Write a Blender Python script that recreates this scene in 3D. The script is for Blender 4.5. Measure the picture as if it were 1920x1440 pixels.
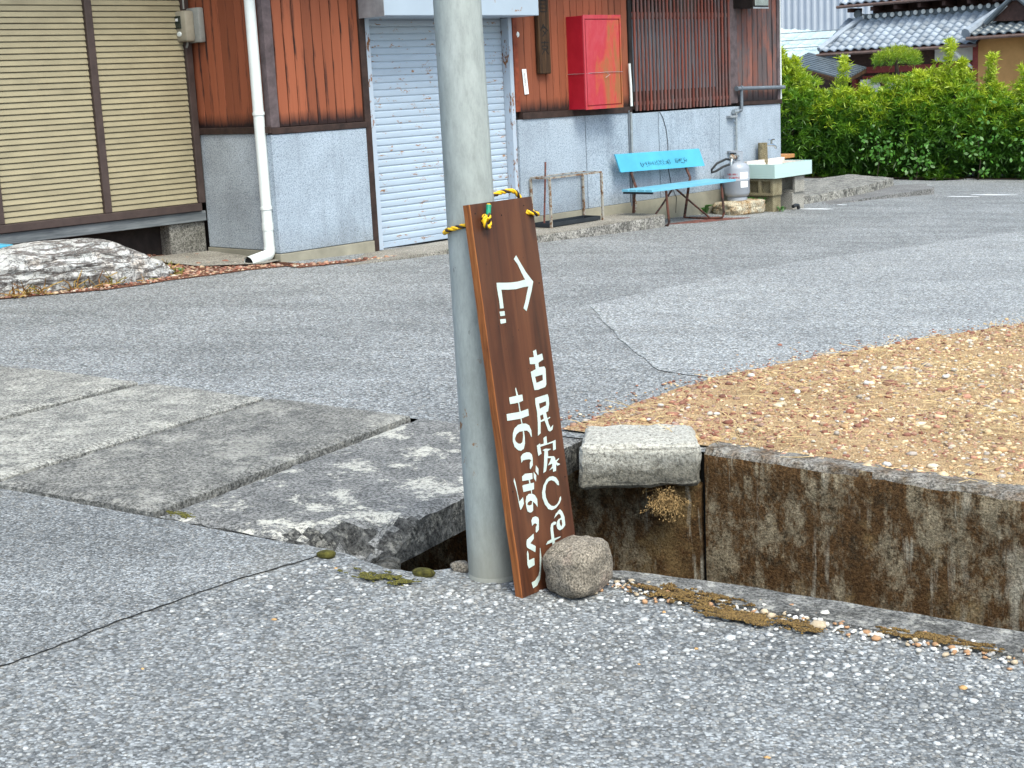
import bpy, bmesh, math, random
import numpy as np
from mathutils import Vector, Matrix, noise as mnoise

for o in list(bpy.data.objects):
    bpy.data.objects.remove(o)
random.seed(7)
rng = np.random.default_rng(7)
scn = bpy.context.scene
COL = scn.collection

# ------------------------------------------------------------------ camera
PITCH, ROLL, CAM_H, FOCAL = math.radians(11.6), math.radians(2.8), 1.45, 2750.0 / 1920 * 36
cam_d = bpy.data.cameras.new('camera')
cam_d.sensor_width = 36.0
cam_d.lens = FOCAL
cam_d.clip_start = 0.05
cam_d.clip_end = 2000
cam = bpy.data.objects.new('camera', cam_d)
COL.objects.link(cam)
_F = Vector((0, math.cos(PITCH), -math.sin(PITCH)))
_U0 = Vector((0, math.sin(PITCH), math.cos(PITCH)))
_R = Vector((1, 0, 0)) * math.cos(ROLL) - _U0 * math.sin(ROLL)
_U = Vector((1, 0, 0)) * math.sin(ROLL) + _U0 * math.cos(ROLL)
cam.matrix_world = Matrix(((_R.x, _U.x, -_F.x, 0), (_R.y, _U.y, -_F.y, 0), (_R.z, _U.z, -_F.z, CAM_H), (0, 0, 0, 1)))
scn.camera = cam

# ------------------------------------------------------------------ light
SUN_EL = math.radians(57)
SUN_AZ = math.atan2(0.42, -0.91)          # compass style: x = sin, y = cos -> towards right and behind the camera
wd = bpy.data.worlds.new('World')
scn.world = wd
wd.use_nodes = True
wn = wd.node_tree
bg = wn.nodes['Background']
sky = wn.nodes.new('ShaderNodeTexSky')
sky.sky_type = 'NISHITA'
sky.sun_disc = False
sky.sun_elevation = SUN_EL
sky.sun_rotation = SUN_AZ
sky.air_density = 1.0
sky.dust_density = 3.5
sky.ozone_density = 1.0
wn.links.new(sky.outputs[0], bg.inputs[0])
bg.inputs[1].default_value = 0.15
sun_d = bpy.data.lights.new('sun', 'SUN')
sun_d.energy = 1.3
sun_d.angle = math.radians(24)
sun_d.color = (1.0, 0.965, 0.91)
sun = bpy.data.objects.new('sun', sun_d)
COL.objects.link(sun)
_sd = Vector((math.sin(SUN_AZ) * math.cos(SUN_EL), math.cos(SUN_AZ) * math.cos(SUN_EL), math.sin(SUN_EL)))
sun.rotation_euler = _sd.to_track_quat('Z', 'Y').to_euler()
sun.location = _sd * 30
scn.view_settings.view_transform = 'Standard'
scn.view_settings.look = 'None'
scn.view_settings.gamma = 1
scn.view_settings.use_curve_mapping = False
scn.view_settings.exposure = 1.12
scn.view_settings.use_white_balance = True
scn.view_settings.white_balance_temperature = 6350
scn.view_settings.white_balance_tint = 1
scn.cycles.max_bounces = 5
scn.cycles.diffuse_bounces = 3

# ------------------------------------------------------------------ places
# the paved ground is one gently tilted plane
GA, GB = -0.049, 0.0053
def gz(x, y):
    return GA * max(-20, min(20, x)) + GB * (max(-30, min(26, y)) - 4)
def gpt(x, y, dz=0.0):
    return Vector((x, y, gz(x, y) + dz))
# workshop frame: u along the street front (to the right and back), w out of the wall, z up
OX, OY = -1.0722, 12.5052
DX, DY = 0.68455, 0.72897
NX, NY = 0.72897, -0.68455
BROT = math.atan2(DY, DX)
def B(u, w, z=0.0):
    return Vector((OX + DX * u + NX * w, OY + DY * u + NY * w, z))
def Bg(u, w, dz=0.0):
    p = B(u, w)
    return gpt(p.x, p.y, dz)
# drain frame: s along the drain (to the right and near), c across it (away from the camera)
SX, SY = 0.875, -0.484
CX, CY = 0.484, 0.875
QX, QY = 0.27, 4.24
DROT = math.atan2(SY, SX)
def Q(s, c, dz=0.0):
    return gpt(QX + SX * s + CX * c, QY + SY * s + CY * c, dz)

# ------------------------------------------------------------------ materials
class Mat:
    def __init__(self, name):
        self.m = bpy.data.materials.new(name)
        self.m.use_nodes = True
        self.nt = self.m.node_tree
        self.b = self.nt.nodes['Principled BSDF']
        self._co = {}
    def node(self, t, **kw):
        n = self.nt.nodes.new(t)
        for k, v in kw.items():
            setattr(n, k, v)
        return n
    def put(self, sock, v):
        if hasattr(v, 'is_output'):
            self.nt.links.new(v, sock)
        elif isinstance(v, (tuple, list)):
            sock.default_value = (v[0], v[1], v[2], 1.0) if len(sock.default_value) == 4 and len(v) == 3 else v
        else:
            sock.default_value = v
    def co(self, rand=False, scale=(1, 1, 1), kind='Object'):
        key = (rand, tuple(scale), kind)
        if key in self._co:
            return self._co[key]
        tc = self.node('ShaderNodeTexCoord').outputs[kind]
        if rand:
            oi = self.node('ShaderNodeObjectInfo')
            mu = self.node('ShaderNodeVectorMath', operation='SCALE')
            mu.inputs[0].default_value = (37.0, 51.0, 23.0)
            self.nt.links.new(oi.outputs['Random'], mu.inputs['Scale'])
            ad = self.node('ShaderNodeVectorMath', operation='ADD')
            self.nt.links.new(tc, ad.inputs[0])
            self.nt.links.new(mu.outputs[0], ad.inputs[1])
            tc = ad.outputs[0]
        if tuple(scale) != (1, 1, 1):
            mp = self.node('ShaderNodeVectorMath', operation='MULTIPLY')
            self.nt.links.new(tc, mp.inputs[0])
            mp.inputs[1].default_value = scale
            tc = mp.outputs[0]
        self._co[key] = tc
        return tc
    def noise(self, scale, vec, detail=5, rough=0.6, dist=0.0):
        n = self.node('ShaderNodeTexNoise')
        self.put(n.inputs['Vector'], vec)
        n.inputs['Scale'].default_value = scale
        n.inputs['Detail'].default_value = detail
        n.inputs['Roughness'].default_value = rough
        n.inputs['Distortion'].default_value = dist
        return n.outputs['Fac']
    def vor(self, scale, vec, out='Distance', feature='F1', rnd=1.0):
        key = ('v', scale, id(vec), feature, rnd)
        if key not in self._co:
            n = self.node('ShaderNodeTexVoronoi', feature=feature)
            self.put(n.inputs['Vector'], vec)
            n.inputs['Scale'].default_value = scale
            n.inputs['Randomness'].default_value = rnd
            self._co[key] = n
        return self._co[key].outputs[out]
    def ramp(self, fac, stops, interp='LINEAR'):
        n = self.node('ShaderNodeValToRGB')
        n.color_ramp.interpolation = interp
        el = n.color_ramp.elements
        while len(el) < len(stops):
            el.new(0.5)
        for e, (p, c) in zip(el, stops):
            e.position = p
            c = (c, c, c) if isinstance(c, (int, float)) else c
            e.color = (c[0], c[1], c[2], 1)
        self.put(n.inputs[0], fac)
        return n.outputs[0]
    def mix(self, fac, a, b, mode='MIX'):
        n = self.node('ShaderNodeMix', data_type='RGBA', blend_type=mode)
        self.put(n.inputs[0], fac)
        self.put(n.inputs[6], a)
        self.put(n.inputs[7], b)
        return n.outputs[2]
    def math(self, op, a, b=0.0, clamp=False):
        n = self.node('ShaderNodeMath', operation=op, use_clamp=clamp)
        self.put(n.inputs[0], a)
        self.put(n.inputs[1], b)
        return n.outputs[0]
    def sep(self, vec):
        n = self.node('ShaderNodeSeparateXYZ')
        self.put(n.inputs[0], vec)
        return n.outputs
    def band(self, val, lo, hi):
        n = self.node('ShaderNodeMapRange')
        n.clamp = True
        self.put(n.inputs[0], val)
        n.inputs[1].default_value = lo
        n.inputs[2].default_value = hi
        return n.outputs[0]
    def rand(self):
        return self.node('ShaderNodeObjectInfo').outputs['Random']
    def attr(self, name='Col'):
        return self.node('ShaderNodeAttribute', attribute_name=name).outputs['Color']
    def bump(self, h, strength=0.5, dist=0.01, normal=None):
        n = self.node('ShaderNodeBump')
        n.inputs['Strength'].default_value = strength
        n.inputs['Distance'].default_value = dist
        self.put(n.inputs['Height'], h)
        if normal is not None:
            self.put(n.inputs['Normal'], normal)
        return n.outputs[0]
    def done(self, color, rough=0.8, normal=None, metal=0.0, spec=0.3):
        self.put(self.b.inputs['Base Color'], color)
        self.put(self.b.inputs['Roughness'], rough)
        self.put(self.b.inputs['Metallic'], metal)
        self.put(self.b.inputs['Specular IOR Level'], spec)
        if normal is not None:
            self.put(self.b.inputs['Normal'], normal)
        return self.m

MT = {}
def plain(name, col, rough=0.6, metal=0.0, spec=0.3, var=0.12, scale=9.0, bump=0.0, rand=True):
    m = Mat(name)
    co = m.co(rand)
    n = m.noise(scale, co, 6, 0.65)
    c0 = tuple(max(0, x * (1 - var * 2)) for x in col)
    c1 = tuple(min(1, x * (1 + var * 2)) for x in col)
    c = m.ramp(n, [(0.25, c0), (0.5, col), (0.75, c1)])
    nb = m.bump(m.noise(scale * 9, co, 4), bump, 0.004) if bump else None
    MT[name] = m.done(c, rough, nb, metal, spec)
    return MT[name]

def asphalt(name, base, cell, contrast, dark=0.5, warm=0.0, blotch=(0.75, 1.2), bump=0.5, streak=0.0):
    m = Mat(name)
    co = m.co()
    wv = m.node('ShaderNodeVectorMath', operation='MULTIPLY_ADD')
    nn = m.node('ShaderNodeTexNoise')
    nn.inputs['Scale'].default_value = cell * 0.8
    nn.inputs['Detail'].default_value = 0
    m.put(nn.inputs['Vector'], co)
    m.put(wv.inputs[0], nn.outputs['Color'])
    wv.inputs[1].default_value = (0.6 / cell,) * 3
    m.put(wv.inputs[2], co)
    v = wv.outputs[0]
    d = m.vor(cell, v)
    cc = m.sep(m.vor(cell, v, 'Color'))
    stone = m.ramp(cc[0], [(0.0, base * (1 - contrast)), (0.45, base), (0.8, base * (1 + contrast)), (1.0, base * (1 + 2.2 * contrast))])
    tint = m.mix(0.55, stone, m.ramp(cc[1], [(0, (0.90, 0.98, 1.04)), (0.8, (0.97, 1.01, 1.0)), (1, (1.12, 1.01, 0.84))]), 'MULTIPLY')
    gap = m.ramp(m.math('MULTIPLY', d, 1.0), [(0.45, 1.0), (0.85, dark)])
    c = m.mix(1.0, tint, gap, 'MULTIPLY')
    fine = m.ramp(m.noise(cell * 2.6, co, 2, 0.8), [(0.3, 0.66), (0.7, 1.34)])
    c = m.mix(0.8, c, fine, 'MULTIPLY')
    big = m.ramp(m.noise(0.9, co, 5, 0.68, 0.4), [(0.3, blotch[0]), (0.7, blotch[1])])
    c = m.mix(1.0, c, big, 'MULTIPLY')
    if streak:
        sk_ = m.ramp(m.noise(1.0, m.co(False, (0.55, 3.2, 1.0)), 5, 0.65, 0.5), [(0.35, 1 - streak), (0.5, 1.0), (0.68, 1 + streak)])
        c = m.mix(1.0, c, sk_, 'MULTIPLY')
    if warm:
        st = m.ramp(m.noise(2.3, co, 4, 0.7), [(0.55, 0.0), (0.72, 1.0)])
        c = m.mix(m.math('MULTIPLY', st, warm), c, (base * 0.9, base * 0.8, base * 0.62))
    h = m.math('SUBTRACT', m.math('MULTIPLY', m.noise(cell * 2, co, 1), 0.5), d)
    nb = m.bump(h, bump, 0.35 / cell)
    MT[name] = m.done(c, m.ramp(cc[2], [(0, 0.72), (1, 0.95)]), nb, 0, 0.28)
asphalt('asphalt_coarse', 0.19, 115, 0.50, 0.55, 0.25, (0.70, 1.25), 0.7, 0.10)
asphalt('asphalt_fine', 0.185, 150, 0.55, 0.5, 0.3, (0.74, 1.22), 0.5, 0.10)
asphalt('asphalt_road', 0.21, 105, 0.58, 0.5, 0.08, (0.80, 1.15), 0.6, 0.13)
asphalt('asphalt_patch', 0.26, 105, 0.55, 0.52, 0.15, (0.86, 1.12), 0.6, 0.10)

def concrete(name, col, dark, scale=6.0, thr=(0.42, 0.62), speck=160, bump=0.5, lichen=0.0, rand=False, lic_scale=5.0, warm=None):
    m = Mat(name)
    co = m.co(rand)
    a = m.ramp(m.noise(scale, co, 9, 0.72, 0.3), [(thr[0], 0.0), (thr[1], 1.0)])
    c = m.mix(a, dark, col)
    if warm:
        c = m.mix(m.ramp(m.noise(scale * 0.6, co, 5), [(0.52, 0), (0.68, 0.7)]), c, warm)
    sp = m.ramp(m.noise(speck, co, 3, 0.8), [(0.39, 0.25), (0.5, 1.0), (0.62, 1.85)])
    c = m.mix(0.85, c, sp, 'MULTIPLY')
    if lichen:
        l = m.ramp(m.noise(lic_scale, co, 8, 0.80, 0.2), [(0.535, 0.0), (0.575, 1.0)])
        l2 = m.ramp(m.noise(60, co, 4, 0.8), [(0.40, 0.0), (0.52, 1.0)])
        c = m.mix(m.math('MULTIPLY', m.math('MULTIPLY', l, l2), lichen), c, (0.50, 0.48, 0.42))
    nb = m.bump(m.math('ADD', m.noise(speck * 0.6, co, 4, 0.7), m.math('MULTIPLY', m.noise(scale * 3, co, 5), 1.5)), bump, 0.006)
    MT[name] = m.done(c, 0.9, nb, 0, 0.2)
concrete('slab_dark', (0.215, 0.21, 0.20), (0.11, 0.11, 0.108), 6, (0.36, 0.66), 85, 0.9, 1.0, False, 3.6)
concrete('slab_pale', (0.30, 0.29, 0.26), (0.155, 0.152, 0.142), 9, (0.36, 0.60), 85, 1.0, 0.45, False, 4.0)
concrete('slab_mid', (0.215, 0.208, 0.19), (0.11, 0.108, 0.102), 9, (0.37, 0.62), 85, 1.0, 0.35, False, 3.5)
concrete('apron_concrete', (0.29, 0.27, 0.235), (0.17, 0.155, 0.13), 2.5, (0.35, 0.65), 90, 0.4, 0)
concrete('kerb_face', (0.27, 0.255, 0.235), (0.10, 0.095, 0.085), 7, (0.38, 0.6), 60, 0.9, 0.3)
concrete('slab_side_dark', (0.085, 0.083, 0.078), (0.028, 0.028, 0.027), 12, (0.38, 0.62), 60, 1.0, 0.25, False, 16)
concrete('kerb_strip', (0.175, 0.17, 0.16), (0.075, 0.072, 0.066), 8, (0.35, 0.62), 85, 1.0, 0.45, False, 16.0)
concrete('wall_top', (0.20, 0.185, 0.165), (0.085, 0.065, 0.045), 9, (0.40, 0.56), 85, 1.0, 0.3, False, 16.0, (0.10, 0.055, 0.022))
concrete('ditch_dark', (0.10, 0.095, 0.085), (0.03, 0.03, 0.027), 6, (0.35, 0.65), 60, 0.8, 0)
plain('plinth', (0.27, 0.25, 0.195), 0.9, var=0.16, scale=3, bump=0.2)
concrete('block_brown', (0.27, 0.235, 0.15), (0.15, 0.125, 0.075), 6, (0.35, 0.65), 150, 0.4, 0)
concrete('block_grey', (0.33, 0.315, 0.28), (0.24, 0.225, 0.20), 6, (0.35, 0.65), 150, 0.4, 0)
concrete('granite', (0.50, 0.48, 0.43), (0.17, 0.165, 0.145), 30, (0.36, 0.60), 170, 0.8, 0.2, False, 9.0)
concrete('far_slab', (0.20, 0.195, 0.19), (0.12, 0.118, 0.115), 3, (0.35, 0.65), 60, 0.5, 0)
concrete('far_slab_rough', (0.27, 0.26, 0.235), (0.10, 0.097, 0.09), 9, (0.40, 0.58), 40, 0.9, 0.3, False, 8)
concrete('stone_grey', (0.26, 0.225, 0.18), (0.14, 0.12, 0.095), 14, (0.36, 0.66), 170, 0.7, 0.0, False, 5, (0.33, 0.25, 0.20))
concrete('stone_rusty', (0.42, 0.38, 0.29), (0.24, 0.15, 0.07), 8, (0.40, 0.60), 90, 0.8, 0.0)
concrete('footing', (0.21, 0.20, 0.18), (0.11, 0.105, 0.09), 4, (0.4, 0.62), 90, 0.5, 0.0)

def granite_rock():
    m = Mat('granite_lichen')
    co = m.co()
    sp = m.noise(75, co, 4, 0.85)
    c = m.ramp(sp, [(0.36, (0.13, 0.125, 0.11)), (0.48, (0.42, 0.40, 0.35)), (0.62, (0.60, 0.58, 0.52))])
    z = m.sep(co)[2]
    g = m.band(m.math('ADD', z, m.math('MULTIPLY', m.math('SUBTRACT', m.noise(18, co, 6, 0.8), 0.5), 0.16)), 0.135, 0.075)
    c = m.mix(m.math('MULTIPLY', g, 0.85), c, m.ramp(m.noise(60, co, 4, 0.8), [(0.38, (0.030, 0.028, 0.022)), (0.62, (0.19, 0.175, 0.14))]))
    MT['granite_lichen'] = m.done(c, 0.95, m.bump(m.math('ADD', sp, m.noise(25, co, 4)), 0.9, 0.008), 0, 0.15)
granite_rock()

def mossy_wall():
    m = Mat('mossy_wall')
    co = m.co()
    st = m.co(False, (1.0, 1.0, 0.55))
    base = m.ramp(m.noise(22, co, 6, 0.8), [(0.32, (0.10, 0.08, 0.052)), (0.68, (0.37, 0.305, 0.205))])
    k = m.noise(4.2, st, 9, 0.80)
    c = m.mix(m.ramp(k, [(0.435, 0.0), (0.515, 1.0)]), base, m.ramp(m.noise(70, co, 3, 0.8), [(0.35, (0.045, 0.024, 0.010)), (0.65, (0.125, 0.068, 0.028))]))
    c = m.mix(m.ramp(m.noise(14, co, 8, 0.84), [(0.54, 0.0), (0.60, 0.85)]), c, (0.038, 0.027, 0.015))
    c = m.mix(m.ramp(m.noise(4.0, co, 5, 0.65), [(0.57, 0.0), (0.68, 0.75)]), c, (0.23, 0.155, 0.07))
    c = m.mix(m.ramp(m.noise(9.0, m.co(False, (1, 1, 0.6)), 7, 0.75), [(0.62, 0.0), (0.72, 0.8)]), c, (0.10, 0.045, 0.015))
    pale = m.ramp(m.noise(13, m.co(False, (1, 1, 0.10)), 5, 0.7), [(0.56, 0.0), (0.64, 1.0)])
    c = m.mix(m.math('MULTIPLY', pale, m.ramp(m.noise(3, co, 3), [(0.45, 0), (0.58, 0.9)])), c, (0.38, 0.345, 0.27))
    c = m.mix(0.8, c, m.ramp(m.noise(120, co, 3, 0.8), [(0.35, 0.35), (0.65, 1.7)]), 'MULTIPLY')
    nb = m.bump(m.math('ADD', m.noise(90, co, 5, 0.7), m.noise(18, co, 5)), 1.0, 0.012)
    MT['mossy_wall'] = m.done(c, 0.95, nb, 0, 0.15)
mossy_wall()

def wood_plank(name, c1, c2, dark, grey=None, gthr=(0.6, 0.7), edge=1.0, bottom=True):
    m = Mat(name)
    co = m.co()
    cr = m.co(True)
    xyz = m.sep(co)
    mp = m.node('ShaderNodeVectorMath', operation='MULTIPLY')
    m.put(mp.inputs[0], cr)
    mp.inputs[1].default_value = (34, 34, 1.1)
    grain = m.noise(1.0, mp.outputs[0], 6, 0.65, 0.4)
    c = m.mix(grain, c1, c2)
    c = m.mix(1.0, c, m.ramp(m.rand(), [(0, 0.8), (1, 1.2)]), 'MULTIPLY')
    if grey:
        g = m.ramp(m.noise(2.2, m.co(True, (2.0, 2.0, 0.7)), 6, 0.7), [(gthr[0], 0.0), (gthr[1], 1.0)])
        c = m.mix(g, c, m.mix(grain, tuple(x * 0.7 for x in grey), tuple(x * 1.3 for x in grey)))
    # dark weathering that creeps in from the joints
    ex = m.math('ABSOLUTE', m.math('SUBTRACT', xyz[0], 0.049))
    e = m.band(ex, 0.018, 0.050)
    s2 = m.node('ShaderNodeVectorMath', operation='MULTIPLY')
    m.put(s2.inputs[0], cr)
    s2.inputs[1].default_value = (16, 16, 1.6)
    dn = m.noise(1.0, s2.outputs[0], 6, 0.7, 0.2)
    dk = m.ramp(m.math('ADD', m.math('MULTIPLY', e, 0.15 * edge), dn), [(0.60, 0.0), (0.76, 1.0)])
    c = m.mix(dk, c, dark)
    if bottom:
        bt = m.band(m.math('ADD', xyz[2], m.math('MULTIPLY', dn, -0.16)), 0.04, -0.06)
        c = m.mix(bt, c, dark)
    nb = m.bump(m.math('ADD', grain, m.math('MULTIPLY', m.noise(60, mp.outputs[0], 3), 0.3)), 0.35, 0.003)
    MT[name] = m.done(c, 0.72, nb, 0, 0.25)
wood_plank('plank_red', (0.225, 0.064, 0.030), (0.30, 0.094, 0.046), (0.022, 0.011, 0.010))
wood_plank('plank_brown', (0.215, 0.062, 0.030), (0.30, 0.096, 0.050), (0.030, 0.015, 0.012), (0.09, 0.062, 0.062), (0.66, 0.74), 0.7)
wood_plank('plank_grey', (0.19, 0.075, 0.055), (0.24, 0.10, 0.075), (0.028, 0.022, 0.024), (0.105, 0.082, 0.082), (0.42, 0.56), 1.1)
wood_plank('lattice_wood', (0.13, 0.036, 0.026), (0.19, 0.058, 0.040), (0.03, 0.014, 0.012), (0.12, 0.085, 0.082), (0.42, 0.60), 0.4, False)
plain('wood_dark', (0.035, 0.020, 0.016), 0.7, var=0.3, scale=14)
plain('wood_black', (0.018, 0.013, 0.012), 0.8, var=0.3)
plain('post_grey', (0.10, 0.075, 0.078), 0.75, var=0.25, scale=12, bump=0.3)
plain('post_red', (0.20, 0.045, 0.020), 0.7, var=0.25, scale=12)
plain('black_and_shade', (0.012, 0.012, 0.012), 0.9)  # matt black: joints, cracks, backings, nail heads, and painted shade in the pipe outlet

def weathered_beam():
    m = Mat('weathered_beam')
    g = m.noise(1.0, m.co(False, (3, 30, 40)), 6, 0.65, 0.5)
    c = m.ramp(g, [(0.3, (0.075, 0.085, 0.095)), (0.7, (0.21, 0.225, 0.235))])
    MT['weathered_beam'] = m.done(c, 0.85, m.bump(g, 0.5, 0.004), 0, 0.15)
weathered_beam()

def dado():
    m = Mat('pebbledash')
    co = m.co(True)
    sp = m.noise(95, co, 3, 0.75)
    c = m.ramp(sp, [(0.32, (0.13, 0.155, 0.185)), (0.47, (0.33, 0.385, 0.45)), (0.7, (0.45, 0.51, 0.59))])
    big = m.ramp(m.noise(1.6, co, 6, 0.65), [(0.3, 0.80), (0.7, 1.14)])
    c = m.mix(1.0, c, big, 'MULTIPLY')
    run = m.ramp(m.noise(3.0, m.co(True, (3, 3, 0.35)), 5, 0.7), [(0.5, 1.0), (0.75, 0.8)])
    c = m.mix(1.0, c, run, 'MULTIPLY')
    lowd = m.band(m.math('ADD', m.sep(m.co())[2], m.math('MULTIPLY', m.noise(5, co, 5, 0.7), 0.5)), 0.62, 0.38)
    c = m.mix(m.math('MULTIPLY', lowd, 0.45), c, m.ramp(sp, [(0.35, (0.10, 0.10, 0.095)), (0.65, (0.27, 0.27, 0.255))]))
    MT['pebbledash'] = m.done(c, 0.92, m.bump(sp, 0.7, 0.006), 0, 0.2)
    m = Mat('pebbledash_dirty')
    co = m.co(True)
    sp = m.noise(95, co, 3, 0.75)
    c = m.ramp(sp, [(0.32, (0.15, 0.165, 0.18)), (0.5, (0.38, 0.415, 0.45)), (0.7, (0.52, 0.555, 0.59))])
    c = m.mix(1.0, c, m.ramp(m.noise(1.9, co, 6, 0.65), [(0.3, 0.72), (0.7, 1.15)]), 'MULTIPLY')
    MT['pebbledash_dirty'] = m.done(c, 0.92, m.bump(sp, 0.7, 0.006), 0, 0.2)
dado()

def painted(name, col, rust, thr, scale=5.0, stretch=(1, 1, 1), rough=0.45, rand=True, dirt=0.0):
    m = Mat(name)
    co = m.co(rand, stretch)
    n = m.noise(scale, co, 9, 0.75, 0.3)
    n2 = m.noise(scale * 5, co, 6, 0.7)
    k = m.ramp(m.math('ADD', n, m.math('MULTIPLY', n2, 0.35)), [(thr, 0.0), (thr + 0.035, 1.0)])
    base = m.mix(m.noise(2.0, m.co(rand), 5), tuple(x * 0.88 for x in col), tuple(min(1, x * 1.10) for x in col))
    if dirt:
        base = m.mix(m.ramp(m.noise(3.5, m.co(rand, (1, 1, 4)), 6, 0.7), [(0.45, 0), (0.75, dirt)]), base, tuple(x * 0.45 for x in col))
    rc = m.ramp(n2, [(0.35, tuple(x * 0.5 for x in rust)), (0.65, tuple(min(1, x * 1.5) for x in rust))])
    c = m.mix(k, base, rc)
    MT[name] = m.done(c, m.mix(k, (rough,) * 3, (0.9,) * 3), m.bump(k, 0.15, 0.002), 0, 0.35)
painted('shutter_paint', (0.40, 0.475, 0.565), (0.24, 0.125, 0.055), 0.765, 7.0, (1, 1, 3.0), dirt=0.2)
painted('header_paint', (0.37, 0.435, 0.51), (0.24, 0.12, 0.05), 0.80, 6.0)
painted('rail_paint', (0.40, 0.46, 0.54), (0.17, 0.075, 0.03), 0.74, 9.0, (1, 1, 0.4))
painted('stand_paint', (0.33, 0.31, 0.27), (0.15, 0.075, 0.035), 0.68, 14.0)
painted('bench_steel', (0.12, 0.045, 0.030), (0.045, 0.028, 0.024), 0.66, 14.0)
painted('rusty_red', (0.17, 0.055, 0.04), (0.09, 0.045, 0.035), 0.7, 14.0)
plain('louvre_beige', (0.30, 0.258, 0.165), 0.5, var=0.10, scale=3)
plain('louvre_frame', (0.060, 0.042, 0.038), 0.5, var=0.15)
plain('white_plastic', (0.70, 0.73, 0.71), 0.35, spec=0.5, var=0.05, scale=4)
plain('grey_metal', (0.30, 0.32, 0.34), 0.5, metal=0.3, var=0.2, scale=6)
plain('galvanised', (0.36, 0.39, 0.41), 0.42, metal=0.6, var=0.2, scale=18)
plain('grey_pvc', (0.13, 0.15, 0.175), 0.5, var=0.12)
plain('white_paper', (0.80, 0.80, 0.80), 0.8, var=0.02)
plain('ink', (0.03, 0.03, 0.035), 0.8)
plain('black_rubber', (0.02, 0.022, 0.024), 0.5)
plain('black_plastic', (0.022, 0.026, 0.032), 0.45)
plain('glass_dark', (0.012, 0.02, 0.018), 0.08, spec=0.6)
plain('window_pane', (0.17, 0.215, 0.26), 0.35, spec=0.5, var=0.2, scale=1.5)
plain('chrome', (0.55, 0.58, 0.60), 0.2, metal=1.0)
plain('bench_blue', (0.085, 0.36, 0.52), 0.45, var=0.08, scale=3)
plain('bench_blue_pale', (0.17, 0.44, 0.58), 0.4, var=0.06, scale=3)
plain('bench_print', (0.012, 0.055, 0.075), 0.7)
plain('gas_grey', (0.31, 0.335, 0.38), 0.35, spec=0.5, var=0.06, scale=4)
plain('red_ink', (0.35, 0.05, 0.06), 0.6)
plain('meter_beige', (0.30, 0.27, 0.21), 0.5, var=0.12)
plain('meter_grey', (0.27, 0.27, 0.25), 0.5, var=0.12)
plain('rope_yellow', (0.78, 0.46, 0.015), 0.5, var=0.12, scale=40)
plain('rope_black', (0.045, 0.028, 0.018), 0.55, var=0.2, scale=40)
plain('green_tape', (0.015, 0.24, 0.13), 0.35, spec=0.5, var=0.15, scale=60)
plain('letter_paint', (0.50, 0.575, 0.53), 0.5, var=0.06, scale=25, rand=False)
plain('dry_stalk', (0.36, 0.235, 0.10), 0.8, var=0.2, scale=30)
plain('table_wood', (0.42, 0.20, 0.07), 0.6)
plain('plaster_white', (0.66, 0.66, 0.64), 0.85, var=0.05)
plain('plaster_ochre', (0.42, 0.23, 0.085), 0.9, var=0.1, scale=2)
plain('house_red', (0.19, 0.034, 0.028), 0.6, var=0.2)
plain('house_brown', (0.055, 0.028, 0.022), 0.7, var=0.25)
plain('copper_gutter', (0.13, 0.085, 0.07), 0.5, var=0.2)
plain('bark', (0.05, 0.038, 0.028), 0.9, var=0.3, bump=0.6)
plain('field', (0.075, 0.085, 0.035), 0.95, var=0.3, scale=0.5, rand=False)
plain('moss', (0.075, 0.068, 0.014), 0.95, var=0.45, scale=60, bump=1.0)
plain('moss_brown', (0.115, 0.075, 0.025), 0.95, var=0.45, scale=50, bump=1.0)
plain('white_mark', (0.78, 0.79, 0.80), 0.7, var=0.05)

def roof_tile():
    m = Mat('roof_tile')
    c = m.ramp(m.noise(3, m.co(True), 4), [(0.3, (0.20, 0.23, 0.27)), (0.7, (0.32, 0.36, 0.41))])
    c = m.mix(1.0, c, m.ramp(m.rand(), [(0, 0.75), (1, 1.2)]), 'MULTIPLY')
    MT['roof_tile'] = m.done(c, 0.48, None, 0.0, 0.35)
    m = Mat('roof_tile_dark')
    MT['roof_tile_dark'] = m.done(m.ramp(m.noise(3, m.co(True), 4), [(0.3, (0.06, 0.075, 0.085)), (0.7, (0.12, 0.14, 0.155))]), 0.35, None, 0, 0.5)
    m = Mat('siding')
    MT['siding'] = m.done(m.ramp(m.noise(0.7, m.co(), 4), [(0.3, (0.44, 0.475, 0.53)), (0.7, (0.51, 0.545, 0.60))]), 0.5, None, 0, 0.3)
    m = Mat('pale_metal_roof')
    MT['pale_metal_roof'] = m.done(m.ramp(m.noise(1.2, m.co(), 4), [(0.3, (0.40, 0.50, 0.50)), (0.7, (0.52, 0.62, 0.62))]), 0.4, None, 0, 0.4)
roof_tile()

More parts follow.
